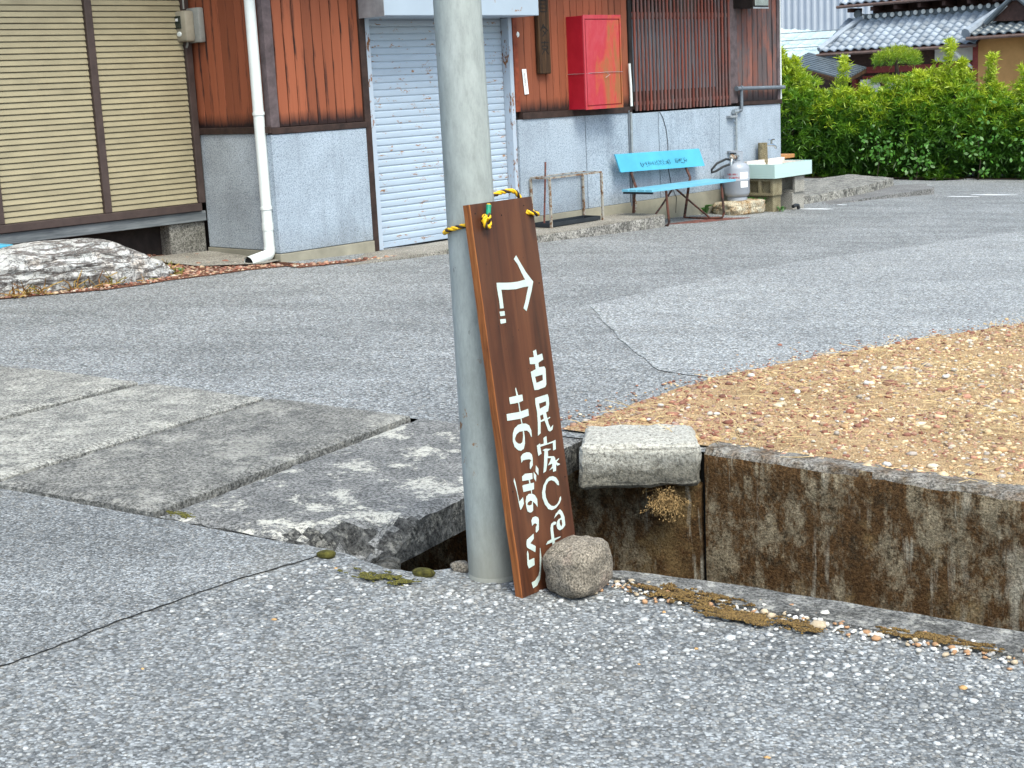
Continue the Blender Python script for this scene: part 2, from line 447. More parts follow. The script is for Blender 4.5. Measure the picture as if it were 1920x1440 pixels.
def board_wood():
    m = Mat('board_stain')
    g = m.noise(1.0, m.co(False, (26, 26, 1.5)), 6, 0.62, 0.7)
    c = m.ramp(g, [(0.28, (0.030, 0.011, 0.006)), (0.48, (0.075, 0.025, 0.011)), (0.72, (0.125, 0.045, 0.019))])
    kn = m.vor(4.2, m.co(False, (2.0, 2.0, 0.9)))
    c = m.mix(m.ramp(kn, [(0.03, 0.85), (0.16, 0.0)]), c, (0.022, 0.010, 0.008))
    c = m.mix(m.ramp(m.noise(2.4, m.co(), 5, 0.6), [(0.45, 0.0), (0.70, 0.45)]), c, (0.105, 0.050, 0.026))
    pt = m.ramp(m.vor(30, m.co(), 'Distance'), [(0.05, 1.0), (0.075, 0.0)])
    c = m.mix(m.math('MULTIPLY', pt, 0.7), c, (0.01, 0.006, 0.005))
    MT['board_stain'] = m.done(c, m.ramp(g, [(0.3, 0.42), (0.7, 0.6)]), m.bump(g, 0.12, 0.003), 0, 0.35)
    m = Mat('board_edge')
    g = m.noise(1.0, m.co(False, (40, 40, 3.5)), 6, 0.65, 0.8)
    c = m.ramp(g, [(0.3, (0.10, 0.030, 0.010)), (0.55, (0.27, 0.092, 0.026)), (0.75, (0.42, 0.18, 0.058))])
    MT['board_edge'] = m.done(c, 0.6, m.bump(g, 0.4, 0.004), 0, 0.25)
board_wood()

def pole_metal():
    m = Mat('pole_zinc')
    co = m.co()
    n = m.noise(3.0, m.co(False, (2.2, 2.2, 0.8)), 7, 0.65, 0.4)
    c = m.ramp(n, [(0.28, (0.25, 0.27, 0.255)), (0.5, (0.315, 0.34, 0.325)), (0.74, (0.40, 0.425, 0.41))])
    sc = m.ramp(m.noise(26, m.co(False, (1.6, 1.6, 0.5)), 7, 0.8), [(0.36, 0.84), (0.5, 1.0), (0.64, 1.12)])
    c = m.mix(1.0, c, sc, 'MULTIPLY')
    z = m.sep(co)[2]
    low = m.band(m.math('ADD', z, m.math('MULTIPLY', m.noise(9, co, 5), 0.14)), 0.30, 0.10)
    c = m.mix(m.math('MULTIPLY', low, 0.6), c, (0.25, 0.23, 0.18))
    rp = m.ramp(m.noise(16, co, 6, 0.75), [(0.60, 0.0), (0.63, 1.0)])
    zb = m.math('MULTIPLY', m.band(z, 0.30, 0.40), m.band(z, 0.72, 0.6))
    c = m.mix(m.math('MULTIPLY', rp, zb), c, (0.22, 0.12, 0.06))
    dk = m.ramp(m.noise(21, m.co(False, (1, 1, 0.6)), 6, 0.75), [(0.67, 0.0), (0.71, 0.8)])
    c = m.mix(dk, c, (0.12, 0.12, 0.11))
    MT['pole_zinc'] = m.done(c, m.ramp(n, [(0.3, 0.55), (0.7, 0.42)]), m.bump(m.noise(60, co, 4), 0.06, 0.003), 0.0, 0.3)
pole_metal()

def old_board():
    m = Mat('old_board')
    g = m.noise(1.0, m.co(False, (34, 34, 2.2)), 6, 0.65, 0.9)
    c = m.ramp(g, [(0.3, (0.018, 0.011, 0.008)), (0.5, (0.045, 0.025, 0.014)), (0.72, (0.10, 0.055, 0.026))])
    MT['old_board'] = m.done(c, 0.8, m.bump(g, 0.6, 0.004), 0, 0.2)
old_board()

def red_door():
    m = Mat('red_faded')
    co = m.co()
    n = m.math('ADD', m.noise(2.6, m.co(False, (1.8, 1, 0.6)), 6, 0.65, 0.8), m.math('MULTIPLY', m.band(m.sep(co)[0], 0.12, 0.50), 0.15))
    c = m.ramp(n, [(0.34, (0.43, 0.055, 0.075)), (0.56, (0.40, 0.026, 0.040)), (0.64, (0.42, 0.065, 0.035)), (0.72, (0.28, 0.10, 0.032))])
    c = m.mix(m.ramp(m.noise(30, m.co(False, (1, 1, 0.3)), 5, 0.7), [(0.5, 0), (0.75, 0.3)]), c, (0.5, 0.12, 0.10))
    MT['red_faded'] = m.done(c, 0.45, None, 0, 0.4)
    m = Mat('red_paint')
    MT['red_paint'] = m.done(m.ramp(m.noise(5, co if False else m.co(), 5), [(0.3, (0.30, 0.005, 0.018)), (0.7, (0.40, 0.012, 0.028))]), 0.4, None, 0, 0.4)
red_door()

def marble():
    m = Mat('white_rock')
    co = m.co()
    c = m.ramp(m.noise(3.5, co, 7, 0.65), [(0.3, (0.40, 0.385, 0.36)), (0.55, (0.60, 0.59, 0.575)), (0.70, (0.54, 0.43, 0.34))])
    st = m.co(False, (1.0, 1.0, 2.2))
    v1 = m.math('ABSOLUTE', m.math('SUBTRACT', m.noise(3.2, m.co(False, (0.8, 0.8, 4.0)), 6, 0.62, 0.4), 0.5))
    v2 = m.math('ABSOLUTE', m.math('SUBTRACT', m.noise(8, m.co(False, (1.4, 1.4, 1.0)), 5, 0.66, 0.6), 0.5))
    w = m.math('MAXIMUM', m.ramp(v1, [(0.012, 1.0), (0.035, 0.0)]), m.math('MULTIPLY', m.ramp(v2, [(0.006, 1.0), (0.020, 0.0)]), 0.7))
    c = m.mix(w, c, (0.16, 0.14, 0.13))
    dn = m.noise(3.0, m.co(False, (1, 1, 0.8)), 9, 0.80, 0.8)
    c = m.mix(m.ramp(dn, [(0.55, 0.0), (0.63, 0.85)]), c, m.ramp(m.noise(20, co, 4), [(0.4, (0.10, 0.085, 0.08)), (0.6, (0.26, 0.235, 0.22))]))
    MT['white_rock'] = m.done(c, 0.85, m.bump(m.math('ADD', m.noise(14, st, 8, 0.75), m.math('MULTIPLY', w, -0.5)), 0.9, 0.03), 0, 0.2)
marble()

def sink_tile():
    m = Mat('sink_tile')
    x = m.sep(m.co())
    def grid(v, n):
        f = m.math('FRACT', m.math('MULTIPLY', v, n))
        return m.math('GREATER_THAN', m.math('ABSOLUTE', m.math('SUBTRACT', f, 0.5)), 0.42)
    k = m.math('MAXIMUM', grid(x[0], 30), m.math('MAXIMUM', grid(x[1], 30), grid(x[2], 30)))
    c = m.mix(m.math('MULTIPLY', k, 0.5), (0.36, 0.58, 0.53), (0.56, 0.62, 0.60))
    MT['sink_tile'] = m.done(c, 0.3, m.bump(k, -0.2, 0.003), 0, 0.5)
    m = Mat('sink_inside')
    x = m.sep(m.co())
    k = m.math('MAXIMUM', grid(x[0], 30), m.math('MAXIMUM', grid(x[1], 30), grid(x[2], 30))) if False else m.noise(30, m.co(), 2)
    MT['sink_inside'] = m.done(m.ramp(k, [(0.3, (0.62, 0.55, 0.50)), (0.7, (0.74, 0.69, 0.65))]), 0.35, None, 0, 0.4)
sink_tile()

def attr_mat(name, rough=0.85, var=0.25, bumps=0.0):
    m = Mat(name)
    c = m.mix(1.0, m.attr(), m.ramp(m.noise(55, m.co(), 4), [(0.3, 1 - var), (0.7, 1 + var)]), 'MULTIPLY')
    MT[name] = m.done(c, rough, m.bump(m.noise(200, m.co(), 3), bumps, 0.003) if bumps else None, 0, 0.25)
attr_mat('pebbles', 0.85, 0.22, 0.3)
attr_mat('straw', 0.8, 0.15)

def leaf(name, trans=0.25):
    m = Mat(name)
    c = m.attr()
    m.done(c, 0.42, None, 0, 0.4)
    tr = m.node('ShaderNodeBsdfTranslucent')
    m.put(tr.inputs[0], m.mix(1.0, c, (1.25, 1.35, 0.5), 'MULTIPLY'))
    mx = m.node('ShaderNodeMixShader')
    mx.inputs[0].default_value = trans
    out = m.nt.nodes['Material Output']
    m.nt.links.new(m.b.outputs[0], mx.inputs[1])
    m.nt.links.new(tr.outputs[0], mx.inputs[2])
    m.nt.links.new(mx.outputs[0], out.inputs[0])
    MT[name] = m.m
leaf('leaf')

def soil(name, a, b, c3, scale=20):
    m = Mat(name)
    co = m.co()
    n = m.noise(scale, co, 6, 0.75)
    c = m.ramp(n, [(0.3, a), (0.5, b), (0.7, c3)])
    v = m.vor(110, co)
    c = m.mix(0.7, c, m.ramp(v, [(0.2, 1.25), (0.8, 0.55)]), 'MULTIPLY')
    c = m.mix(1.0, c, m.ramp(m.noise(1.4, co, 5, 0.65), [(0.3, 0.8), (0.7, 1.15)]), 'MULTIPLY')
    MT[name] = m.done(c, 0.95, m.bump(m.math('SUBTRACT', n, v), 0.9, 0.01), 0, 0.15)
soil('gravel_soil', (0.29, 0.18, 0.09), (0.45, 0.305, 0.165), (0.57, 0.42, 0.25))
soil('dark_soil', (0.03, 0.022, 0.014), (0.05, 0.038, 0.024), (0.08, 0.06, 0.04))
soil('mulch_soil', (0.10, 0.045, 0.03), (0.19, 0.085, 0.055), (0.27, 0.16, 0.11))

# ------------------------------------------------------------------ mesh helpers
class MB:
    def __init__(self):
        self.v, self.f = [], []
    def add(self, vs, fs):
        k = len(self.v)
        self.v += [tuple(p) for p in vs]
        self.f += [tuple(i + k for i in q) for q in fs]
        return self
    def box(self, x0, x1, y0, y1, z0, z1, ch=0.0):
        if x1 < x0: x0, x1 = x1, x0
        if y1 < y0: y0, y1 = y1, y0
        if z1 < z0: z0, z1 = z1, z0
        if ch <= 0:
            vs = [(x, y, z) for z in (z0, z1) for y in (y0, y1) for x in (x0, x1)]
            return self.add(vs, [(0, 2, 3, 1), (4, 5, 7, 6), (0, 1, 5, 4), (2, 6, 7, 3), (0, 4, 6, 2), (1, 3, 7, 5)])
        bm = bmesh.new()
        bmesh.ops.create_cube(bm, size=1.0)
        for q in bm.verts:
            q.co = Vector(((x0 + x1) / 2 + q.co.x * (x1 - x0), (y0 + y1) / 2 + q.co.y * (y1 - y0), (z0 + z1) / 2 + q.co.z * (z1 - z0)))
        bmesh.ops.bevel(bm, geom=list(bm.edges), offset=ch, segments=2, profile=0.5, affect='EDGES')
        bm.verts.index_update()
        self.add([tuple(q.co) for q in bm.verts], [[q.index for q in fc.verts] for fc in bm.faces])
        bm.free()
        return self
    def quad(self, a, b, c, d):
        return self.add([a, b, c, d], [(0, 1, 2, 3)])
    def prism(self, pts, z0, z1):
        """outline (x, y) extruded from z0 to z1"""
        n = len(pts)
        vs = [(p[0], p[1], z0) for p in pts] + [(p[0], p[1], z1) for p in pts]
        fs = [tuple(range(n))[::-1], tuple(range(n, 2 * n))] + [(i, (i + 1) % n, n + (i + 1) % n, n + i) for i in range(n)]
        return self.add(vs, fs)
    def tube(self, path, r, seg=10, cap=True):
        path = [Vector(p) for p in path]
        n = len(path)
        rr = r if isinstance(r, (list, tuple)) else [r] * n
        t0 = (path[1] - path[0]).normalized()
        up = Vector((0, 0, 1)) if abs(t0.z) < 0.9 else Vector((1, 0, 0))
        x = t0.cross(up).normalized()
        vs = []
        for i, p in enumerate(path):
            t = (path[min(i + 1, n - 1)] - path[max(i - 1, 0)]).normalized()
            x = (x - t * x.dot(t)).normalized()
            y = t.cross(x)
            for k in range(seg):
                a = 2 * math.pi * k / seg
                vs.append(p + (x * math.cos(a) + y * math.sin(a)) * rr[i])
        fs = [(i * seg + k, i * seg + (k + 1) % seg, (i + 1) * seg + (k + 1) % seg, (i + 1) * seg + k) for i in range(n - 1) for k in range(seg)]
        if cap:
            fs += [tuple(range(seg))[::-1], tuple(range((n - 1) * seg, n * seg))]
        return self.add(vs, fs)
    def lathe(self, prof, seg=28, c=(0, 0)):
        """profile of (radius, z)"""
        vs = [(c[0] + r * math.cos(2 * math.pi * k / seg), c[1] + r * math.sin(2 * math.pi * k / seg), z) for r, z in prof for k in range(seg)]
        n = len(prof)
        fs = [(i * seg + k, i * seg + (k + 1) % seg, (i + 1) * seg + (k + 1) % seg, (i + 1) * seg + k) for i in range(n - 1) for k in range(seg)]
        fs += [tuple(range(seg))[::-1], tuple(range((n - 1) * seg, n * seg))]
        return self.add(vs, fs)
    def mesh(self, mat, smooth=False, angle=40):
        me = bpy.data.meshes.new('mesh')
        me.from_pydata(self.v, [], self.f)
        me.materials.append(MT[mat])
        if smooth:
            for p in me.polygons:
                p.use_smooth = True
            me.set_sharp_from_angle(angle=math.radians(angle))
        me.update()
        return me
    def build(self, name, mat, parent=None, smooth=False, angle=40, loc=None):
        return link(name, self.mesh(mat, smooth, angle), parent, loc)

def link(name, me, parent=None, loc=None):
    o = bpy.data.objects.new(name, me)
    COL.objects.link(o)
    if parent is not None:
        o.parent = parent
    if loc is not None:
        o.location = loc
    return o

def tag(o, label, cat, group=None):
    o['label'] = label
    o['category'] = cat
    if group:
        o['group'] = group
    return o

def thing(name, label, cat, loc=(0, 0, 0), rz=0.0, group=None):
    o = bpy.data.objects.new(name, None)
    o.empty_display_size = 0.1
    COL.objects.link(o)
    o.location = loc
    o.rotation_euler = (0, 0, rz)
    return tag(o, label, cat, group)

def bthing(name, label, cat, u, w, z, group=None):
    return thing(name, label, cat, B(u, w, z), BROT, group)

def struct(o, kind='structure'):
    o['kind'] = kind
    return o

def jag(pts, step=0.08, amp=0.012, closed=True, seed=0):
    """subdivide an outline and roughen it"""
    r = random.Random(seed)
    out = []
    n = len(pts)
    for i in range(n if closed else n - 1):
        a, b = Vector(pts[i]), Vector(pts[(i + 1) % n])
        L = (b - a).length
        k = max(1, min(80, int(L / step)))
        nrm = Vector((-(b - a).y, (b - a).x)) / max(L, 1e-6)
        for j in range(k):
            p = a.lerp(b, j / k)
            d = mnoise.noise(Vector((p.x * 4, p.y * 4, seed))) * amp * 1.5 + r.uniform(-amp, amp) * 0.5
            out.append(p + nrm * (d if j else 0))
    if not closed:
        out.append(Vector(pts[-1]))
    return out

def sheet(name, pts, dz, mat, thick=0.0):
    """flat paving sheet lying dz above the ground plane"""
    bm = bmesh.new()
    vs = [bm.verts.new(gpt(p[0], p[1], dz)) for p in pts]
    f = bm.faces.new(vs)
    if f.normal.z < 0 or True:
        bm.normal_update()
        if f.normal.z < 0:
            f.normal_flip()
    if thick:
        r = bmesh.ops.extrude_face_region(bm, geom=[f])
        for e in r['geom']:
            if isinstance(e, bmesh.types.BMVert):
                e.co.z -= thick
        bmesh.ops.recalc_face_normals(bm, faces=list(bm.faces))
    bmesh.ops.triangulate(bm, faces=[q for q in bm.faces if len(q.verts) > 4])
    me = bpy.data.meshes.new(name)
    bm.to_mesh(me)
    bm.free()
    me.materials.append(MT[mat])
    return struct(link(name, me))

def scatter(name, pts, size, cols, mat, tmpl='pebble', flat=0.6, parent=None, sink=0.35):
    """many small bodies joined into one mesh; pts (N,3), size (N,), cols (N,3)"""
    t = (1 + 5 ** 0.5) / 2
    tv = np.array([(-1, t, 0), (1, t, 0), (-1, -t, 0), (1, -t, 0), (0, -1, t), (0, 1, t), (0, -1, -t), (0, 1, -t), (t, 0, -1), (t, 0, 1), (-t, 0, -1), (-t, 0, 1)]) / 1.9
    tf = np.array([(0, 11, 5), (0, 5, 1), (0, 1, 7), (0, 7, 10), (0, 10, 11), (1, 5, 9), (5, 11, 4), (11, 10, 2), (10, 7, 6), (7, 1, 8), (3, 9, 4), (3, 4, 2), (3, 2, 6), (3, 6, 8), (3, 8, 9), (4, 9, 5), (2, 4, 11), (6, 2, 10), (8, 6, 7), (9, 8, 1)])
    N = len(pts)
    nv = len(tv)
    V = np.repeat(tv[None], N, 0) * rng.uniform(0.72, 1.18, (N, nv, 1))
    V = V * np.stack([rng.uniform(0.75, 1.35, N), rng.uniform(0.75, 1.2, N), flat * rng.uniform(0.7, 1.2, N)], 1)[:, None, :]
    a = rng.uniform(0, 2 * np.pi, N)
    ca, sa = np.cos(a)[:, None], np.sin(a)[:, None]
    X = V[:, :, 0] * ca - V[:, :, 1] * sa
    Y = V[:, :, 0] * sa + V[:, :, 1] * ca
    V = np.stack([X, Y, V[:, :, 2]], 2) * (size[:, None, None] * 0.5)
    V += pts[:, None, :]
    V[:, :, 2] += (size * flat * 0.5 * (1 - 2 * sink))[:, None]
    F = (tf[None] + (np.arange(N) * nv)[:, None, None]).reshape(-1, 3)
    return raw_mesh(name, V.reshape(-1, 3), F, np.repeat(cols, nv, 0), mat, parent)

def raw_mesh(name, V, F, colv, mat, parent=None):
    k = F.shape[1]
    me = bpy.data.meshes.new(name)
    me.vertices.add(len(V))
    me.vertices.foreach_set('co', V.astype(np.float32).ravel())
    me.loops.add(F.size)
    me.loops.foreach_set('vertex_index', F.astype(np.int32).ravel())
    me.polygons.add(len(F))
    me.polygons.foreach_set('loop_start', np.arange(0, F.size, k, dtype=np.int32))
    me.update(calc_edges=True)
    if colv is not None:
        at = me.color_attributes.new('Col', 'FLOAT_COLOR', 'POINT')
        c4 = np.ones((len(V), 4), np.float32)
        c4[:, :3] = colv
        at.data.foreach_set('color', c4.ravel())
    me.materials.append(MT[mat])
    me.validate()
    return link(name, me, parent)

def rock_mesh(dims, seed, amp=0.12, power=3.0, sub=4, freq=1.6, strata=0.0):
    """superellipsoid boulder with layered noise; flattened underside"""
    bm = bmesh.new()
    bmesh.ops.create_icosphere(bm, subdivisions=sub, radius=1.0)
    for v in bm.verts:
        p = v.co.normalized()
        k = (abs(p.x) ** power + abs(p.y) ** power + abs(p.z) ** power) ** (-1.0 / power)
        q = p * k
        o = Vector((seed * 3.1, seed * 1.7, seed * 0.9))
        n = mnoise.fractal(q * freq + o, 0.9, 2.1, 5) * amp
        if strata:
            n += strata * (abs((q.z * 3.2 + mnoise.noise(q * 1.5 + o) * 0.5) % 1.0 - 0.5) - 0.25)
        q = q * (1 + n)
        v.co = Vector((q.x * dims[0], q.y * dims[1], q.z * dims[2]))
    zmin = min(v.co.z for v in bm.verts)
    for v in bm.verts:
        v.co.z -= zmin
    me = bpy.data.meshes.new('rock')
    for f in bm.faces:
        f.smooth = True
    bm.to_mesh(me)
    bm.free()
    return me

def rock(name, label, cat, loc, dims, seed, mat, rz=0.0, group=None, **kw):
    me = rock_mesh(dims, seed, **kw)
    me.materials.append(MT[mat])
    o = link(name, me)
    o.location = loc
    o.rotation_euler = (0, 0, rz)
    return tag(o, label, cat, group)

def gxy(s, c):
    return (QX + SX * s + CX * c, QY + SY * s + CY * c)

# ------------------------------------------------------------------ the ground
# near pavement: everything on the camera's side of the drain
near_edge = [(-12, -0.26), (-3.9, -0.22), (-0.98, -0.25), (-0.80, -0.25), (-0.62, -0.305), (-0.50, -0.29), (-0.36, -0.13), (-0.18, -0.045), (0.05, -0.01), (0.35, 0.03), (0.7, 0.045), (12, 0.045)]
ne = [Vector(gxy(*p)) for p in near_edge]
ne_j = [ne[0]] + jag(ne[1:-1], 0.03, 0.010, False, 3) + [ne[-1]]
corner = [Vector(gxy(12, -14)), Vector(gxy(-12, -14))]
sheet('pavement', [tuple(p) for p in ne_j + corner], 0.0, 'asphalt_coarse', 0.22)

# far ground: the road beyond the drain out to the horizon, falling away behind the hedge
def far_ground():
    ss = [-400, -120, -40, -20, -14, -10, -7, -5, -3, -1, 1, 3, 5, 8, 12, 16, 20, 30, 60, 150, 400]
    cs = [1.47, 3, 6, 9, 12, 15, 17.5, 21, 26, 34, 60, 150, 700]
    vs, fs = [], []
    for c in cs:
        for s in ss:
            cc_ = c - 0.03 - 0.025 * max(0, -1.0 - max(s, -8)) if (c < 1.5 and s <= -1) else (c + 0.09 if c < 1.5 else c)
            x, y = gxy(s, cc_)
            z = gz(x, y)
            if y > 23.0:
                z -= 1.1 * min(1.0, (y - 23.0) / 6.0)
            vs.append((x, y, z))
    n = len(ss)
    for j in range(len(cs) - 1):
        for i in range(n - 1):
            fs.append((j * n + i, j * n + i + 1, (j + 1) * n + i + 1, (j + 1) * n + i))
    struct(MB().add(vs, fs).build('road', 'asphalt_road'))
far_ground()

# floor and near side of the drain
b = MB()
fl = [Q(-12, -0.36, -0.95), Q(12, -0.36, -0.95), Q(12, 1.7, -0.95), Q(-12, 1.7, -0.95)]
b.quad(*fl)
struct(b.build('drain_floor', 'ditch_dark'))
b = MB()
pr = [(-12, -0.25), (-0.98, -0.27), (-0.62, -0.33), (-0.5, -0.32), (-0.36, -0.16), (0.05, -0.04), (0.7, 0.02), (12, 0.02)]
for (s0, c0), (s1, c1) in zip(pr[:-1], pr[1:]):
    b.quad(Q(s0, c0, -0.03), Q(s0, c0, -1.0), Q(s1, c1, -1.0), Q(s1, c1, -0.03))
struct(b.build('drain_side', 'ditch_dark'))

# finer asphalt repair on the left, meeting the coarse paving at a cracked joint
crk = [Vector((-0.60, 4.425)), Vector((-0.95, 4.03)), Vector((-1.33, 3.51)), Vector((-1.95, 2.75)), Vector((-4.2, 0.4))]
crk_j = jag(crk, 0.03, 0.008, False, 5)
top = [Vector(gxy(-9, -0.24)), Vector(gxy(-3.9, -0.232)), Vector(gxy(-0.98, -0.262)), Vector(gxy(-0.88, -0.265))]
sheet('asphalt_repair', [tuple(p) for p in crk_j] + [tuple(Vector((-9.0, 1.5)))] + [tuple(p) for p in top], 0.0045, 'asphalt_fine')
b = MB()
cj = jag(crk, 0.03, 0.008, False, 5)
for i in range(len(cj) - 1):
    p, q = cj[i], cj[i + 1]
    n = Vector((-(q - p).y, (q - p).x)).normalized()
    wdt = 0.0012 + 0.004 * abs(mnoise.noise(Vector((p.x * 9, p.y * 9, 0))))
    b.quad(gpt(p.x, p.y, 0.0035), gpt(q.x, q.y, 0.0035), gpt(q.x + n.x * wdt, q.y + n.y * wdt, 0.0035), gpt(p.x + n.x * wdt, p.y + n.y * wdt, 0.0035))
struct(b.build('pavement_crack', 'black_and_shade'))

# lighter asphalt repair on the road
pp = [(0.53, 9.49), (0.62, 8.2), (0.75, 7.31), (1.00, 7.09), (1.9, 7.85), (3.1, 8.70), (8.0, 12.2), (14, 17), (14, 22), (6.2, 15.2), (2.2, 11.6)]
sheet('road_repair', [tuple(p) for p in jag([Vector(p) for p in pp], 0.05, 0.012, True, 9)], 0.004, 'asphalt_patch')

# concrete strip on the near lip of the drain
ks = [(-0.05, -0.06), (0.4, -0.115), (0.9, -0.125), (1.4, -0.14), (6, -0.15), (6, 0.047), (0.7, 0.047), (0.35, 0.032), (0.05, -0.005)]
ksj = jag([Vector(gxy(*p)) for p in ks], 0.04, 0.008, True, 11)
sheet('drain_lip', [tuple(p) for p in ksj], 0.010, 'kerb_strip', 0.10)

# gravel plot on the right, between the road and the drain wall
def cf(s):
    return 1.445 - 0.072 * s
gp_far = [(0.20, 6.02), (0.55, 6.52), (0.97, 7.05), (1.40, 7.45), (1.86, 7.82), (2.45, 8.27), (3.08, 8.68), (4.2, 9.4), (6.5, 10.9), (9.5, 13.0)]
gp_near = [gxy(9.0, cf(4.0) + 0.1), gxy(4.0, cf(4.0) + 0.1), gxy(1.0, cf(1.0) + 0.1), gxy(-0.3, cf(-0.3) + 0.08), gxy(-0.75, 1.52)]
gv = jag([Vector(p) for p in gp_far], 0.05, 0.02, False, 21)
gravel_outline = [tuple(p) for p in gv] + gp_near
sheet('gravel_plot', gravel_outline, 0.010, 'gravel_soil')

def inside(poly, x, y):
    c = np.zeros(len(x), bool)
    n = len(poly)
    for i in range(n):
        x0, y0 = poly[i]
        x1, y1 = poly[(i + 1) % n]
        k = ((y0 > y) != (y1 > y)) & (x < (x1 - x0) * (y - y0) / ((y1 - y0) if y1 != y0 else 1e-9) + x0)
        c ^= k
    return c

def fill(poly, n, x0, x1, y0, y1):
    x = rng.uniform(x0, x1, n)
    y = rng.uniform(y0, y1, n)
    k = inside(poly, x, y)
    return x[k], y[k]

def zgrid(x, y):
    return GA * np.clip(x, -20, 20) + GB * (np.clip(y, -30, 26) - 4)

pal_or = np.array([(0.53, 0.365, 0.195), (0.62, 0.465, 0.28), (0.44, 0.28, 0.15), (0.64, 0.53, 0.38), (0.33, 0.195, 0.135), (0.40, 0.345, 0.30), (0.54, 0.40, 0.25), (0.37, 0.19, 0.13)])
pal_rd = np.array([(0.25, 0.105, 0.07), (0.31, 0.15, 0.10), (0.20, 0.09, 0.065), (0.38, 0.235, 0.16), (0.30, 0.20, 0.155), (0.43, 0.31, 0.205)])
def gravel_plot_pebbles():
    x, y = fill(gravel_outline, 90000, 0.1, 6.0, 4.0, 10.5)
    keep = rng.uniform(0, 1, len(x)) < np.clip(1.25 - (y - 5) * 0.12, 0.25, 1)
    x, y = x[keep], y[keep]
    N = len(x)
    bare = np.array([mnoise.fractal(Vector((float(p) * 2.2, float(q) * 2.2, 8.0)), 0.8, 2, 3) for p, q in zip(x, y)])
    ok = bare + rng.normal(0, 0.2, N) > -0.42
    x, y = x[ok], y[ok]
    N = len(x)
    edge_d = np.abs(y - np.interp(x, [p[0] for p in gp_far], [p[1] for p in gp_far]))
    red = np.clip(1.35 - (x - 0.15) / 1.5, 0, 1) * np.clip((y - 5.4) / 0.5, 0, 1)
    red = np.maximum(red, 0.45 * np.clip(1 - edge_d / 0.5, 0, 1))
    isr = rng.uniform(0, 1, N) < red * 0.85
    col = np.where(isr[:, None], pal_rd[rng.integers(0, len(pal_rd), N)], pal_or[rng.integers(0, len(pal_or), N)])
    col = col * rng.uniform(0.75, 1.2, (N, 1))
    size = rng.gamma(1.5, 0.0062, N) + 0.004
    pts = np.stack([x, y, zgrid(x, y) + 0.010], 1)
    struct(scatter('gravel', pts, size, col, 'pebbles', flat=0.55), 'stuff')
    # strays along the road edge
    e = np.array([tuple(p) for p in gv])
    k = rng.integers(0, len(e), 1500)
    off = np.abs(rng.normal(0, 0.10, 1500))
    x = e[k, 0] - off * 0.62 + rng.normal(0, 0.03, 1500)
    y = e[k, 1] + off * 0.78 + rng.normal(0, 0.03, 1500)
    ok = y < 10.5
    x, y = x[ok], y[ok]
    N = len(x)
    col = np.where((rng.uniform(0, 1, N) < 0.5)[:, None], pal_rd[rng.integers(0, len(pal_rd), N)], pal_or[rng.integers(0, len(pal_or), N)])
    struct(scatter('stray_gravel', np.stack([x, y, zgrid(x, y) + 0.004], 1), rng.gamma(2.2, 0.0035, N) + 0.004, col * rng.uniform(0.7, 1.1, (N, 1)), 'pebbles', flat=0.55), 'stuff')
    # pale larger stones
    x, y = fill(gravel_outline, 260, 0.3, 4.0, 4.6, 9.0)
    N = len(x)
    base = np.array([(0.52, 0.47, 0.40), (0.50, 0.38, 0.25), (0.36, 0.32, 0.28), (0.60, 0.58, 0.55)])
    pts = np.stack([x, y, zgrid(x, y) + 0.014], 1)
    struct(scatter('pale_gravel', pts, rng.uniform(0.014, 0.04, N), base[rng.integers(0, 4, N)] * rng.uniform(0.8, 1.1, (N, 1)), 'pebbles', flat=0.6, sink=0.25), 'stuff')
gravel_plot_pebbles()

def straws(name, x, y, zb, length, cols, up=0.25, width=0.0012):
    """thin dry stalks lying or standing about, joined"""
    N = len(x)
    a = rng.uniform(0, 2 * np.pi, N)
    el = np.abs(rng.normal(0, up, N))
    d = np.stack([np.cos(a) * np.cos(el), np.sin(a) * np.cos(el), np.sin(el)], 1)
    p0 = np.stack([x, y, zb], 1)
    bend = np.stack([rng.normal(0, 0.25, N), rng.normal(0, 0.25, N), -np.abs(rng.normal(0, 0.1, N)) * np.sin(el)], 1)
    p1 = p0 + d * (length * 0.5)[:, None] + np.array([0, 0, 0.003])
    p2 = p0 + (d + bend) * length[:, None]
    p2[:, 2] = np.maximum(p2[:, 2], zb + 0.002)
    sd = np.stack([-np.sin(a), np.cos(a), np.zeros(N)], 1) * width
    V = np.stack([p0 - sd, p0 + sd, p1 + sd, p1 - sd, p2 + sd * 0.4, p2 - sd * 0.4], 1)
    upv = np.array([0, 0, width * 1.4])
    V2 = np.stack([p0 + upv, p1 + upv, p2 + upv], 1)
    VV = np.concatenate([V, V2], 1)
    q = np.array([(0, 1, 2, 3), (3, 2, 4, 5), (0, 3, 7, 6), (6, 7, 2, 1), (3, 5, 8, 7), (7, 8, 4, 2)])
    F = (q[None] + (np.arange(N) * 9)[:, None, None]).reshape(-1, 4)
    return raw_mesh(name, VV.reshape(-1, 3), F, np.repeat(cols, 9, 0), 'straw')

x, y = fill(gravel_outline, 9000, 0.15, 5.0, 4.6, 9.6)
cl = np.array([mnoise.noise(Vector((float(p) * 1.7, float(q) * 1.7, 2.0))) for p, q in zip(x, y)])
k = cl + rng.normal(0, 0.2, len(x)) > 0.0
x, y = x[k], y[k]
N = len(x)
struct(straws('dry_grass', x, y, zgrid(x, y) + 0.016, rng.uniform(0.03, 0.13, N), np.array([(0.56, 0.42, 0.22)]) * rng.uniform(0.7, 1.25, (N, 1)), 0.3, 0.0014), 'stuff')

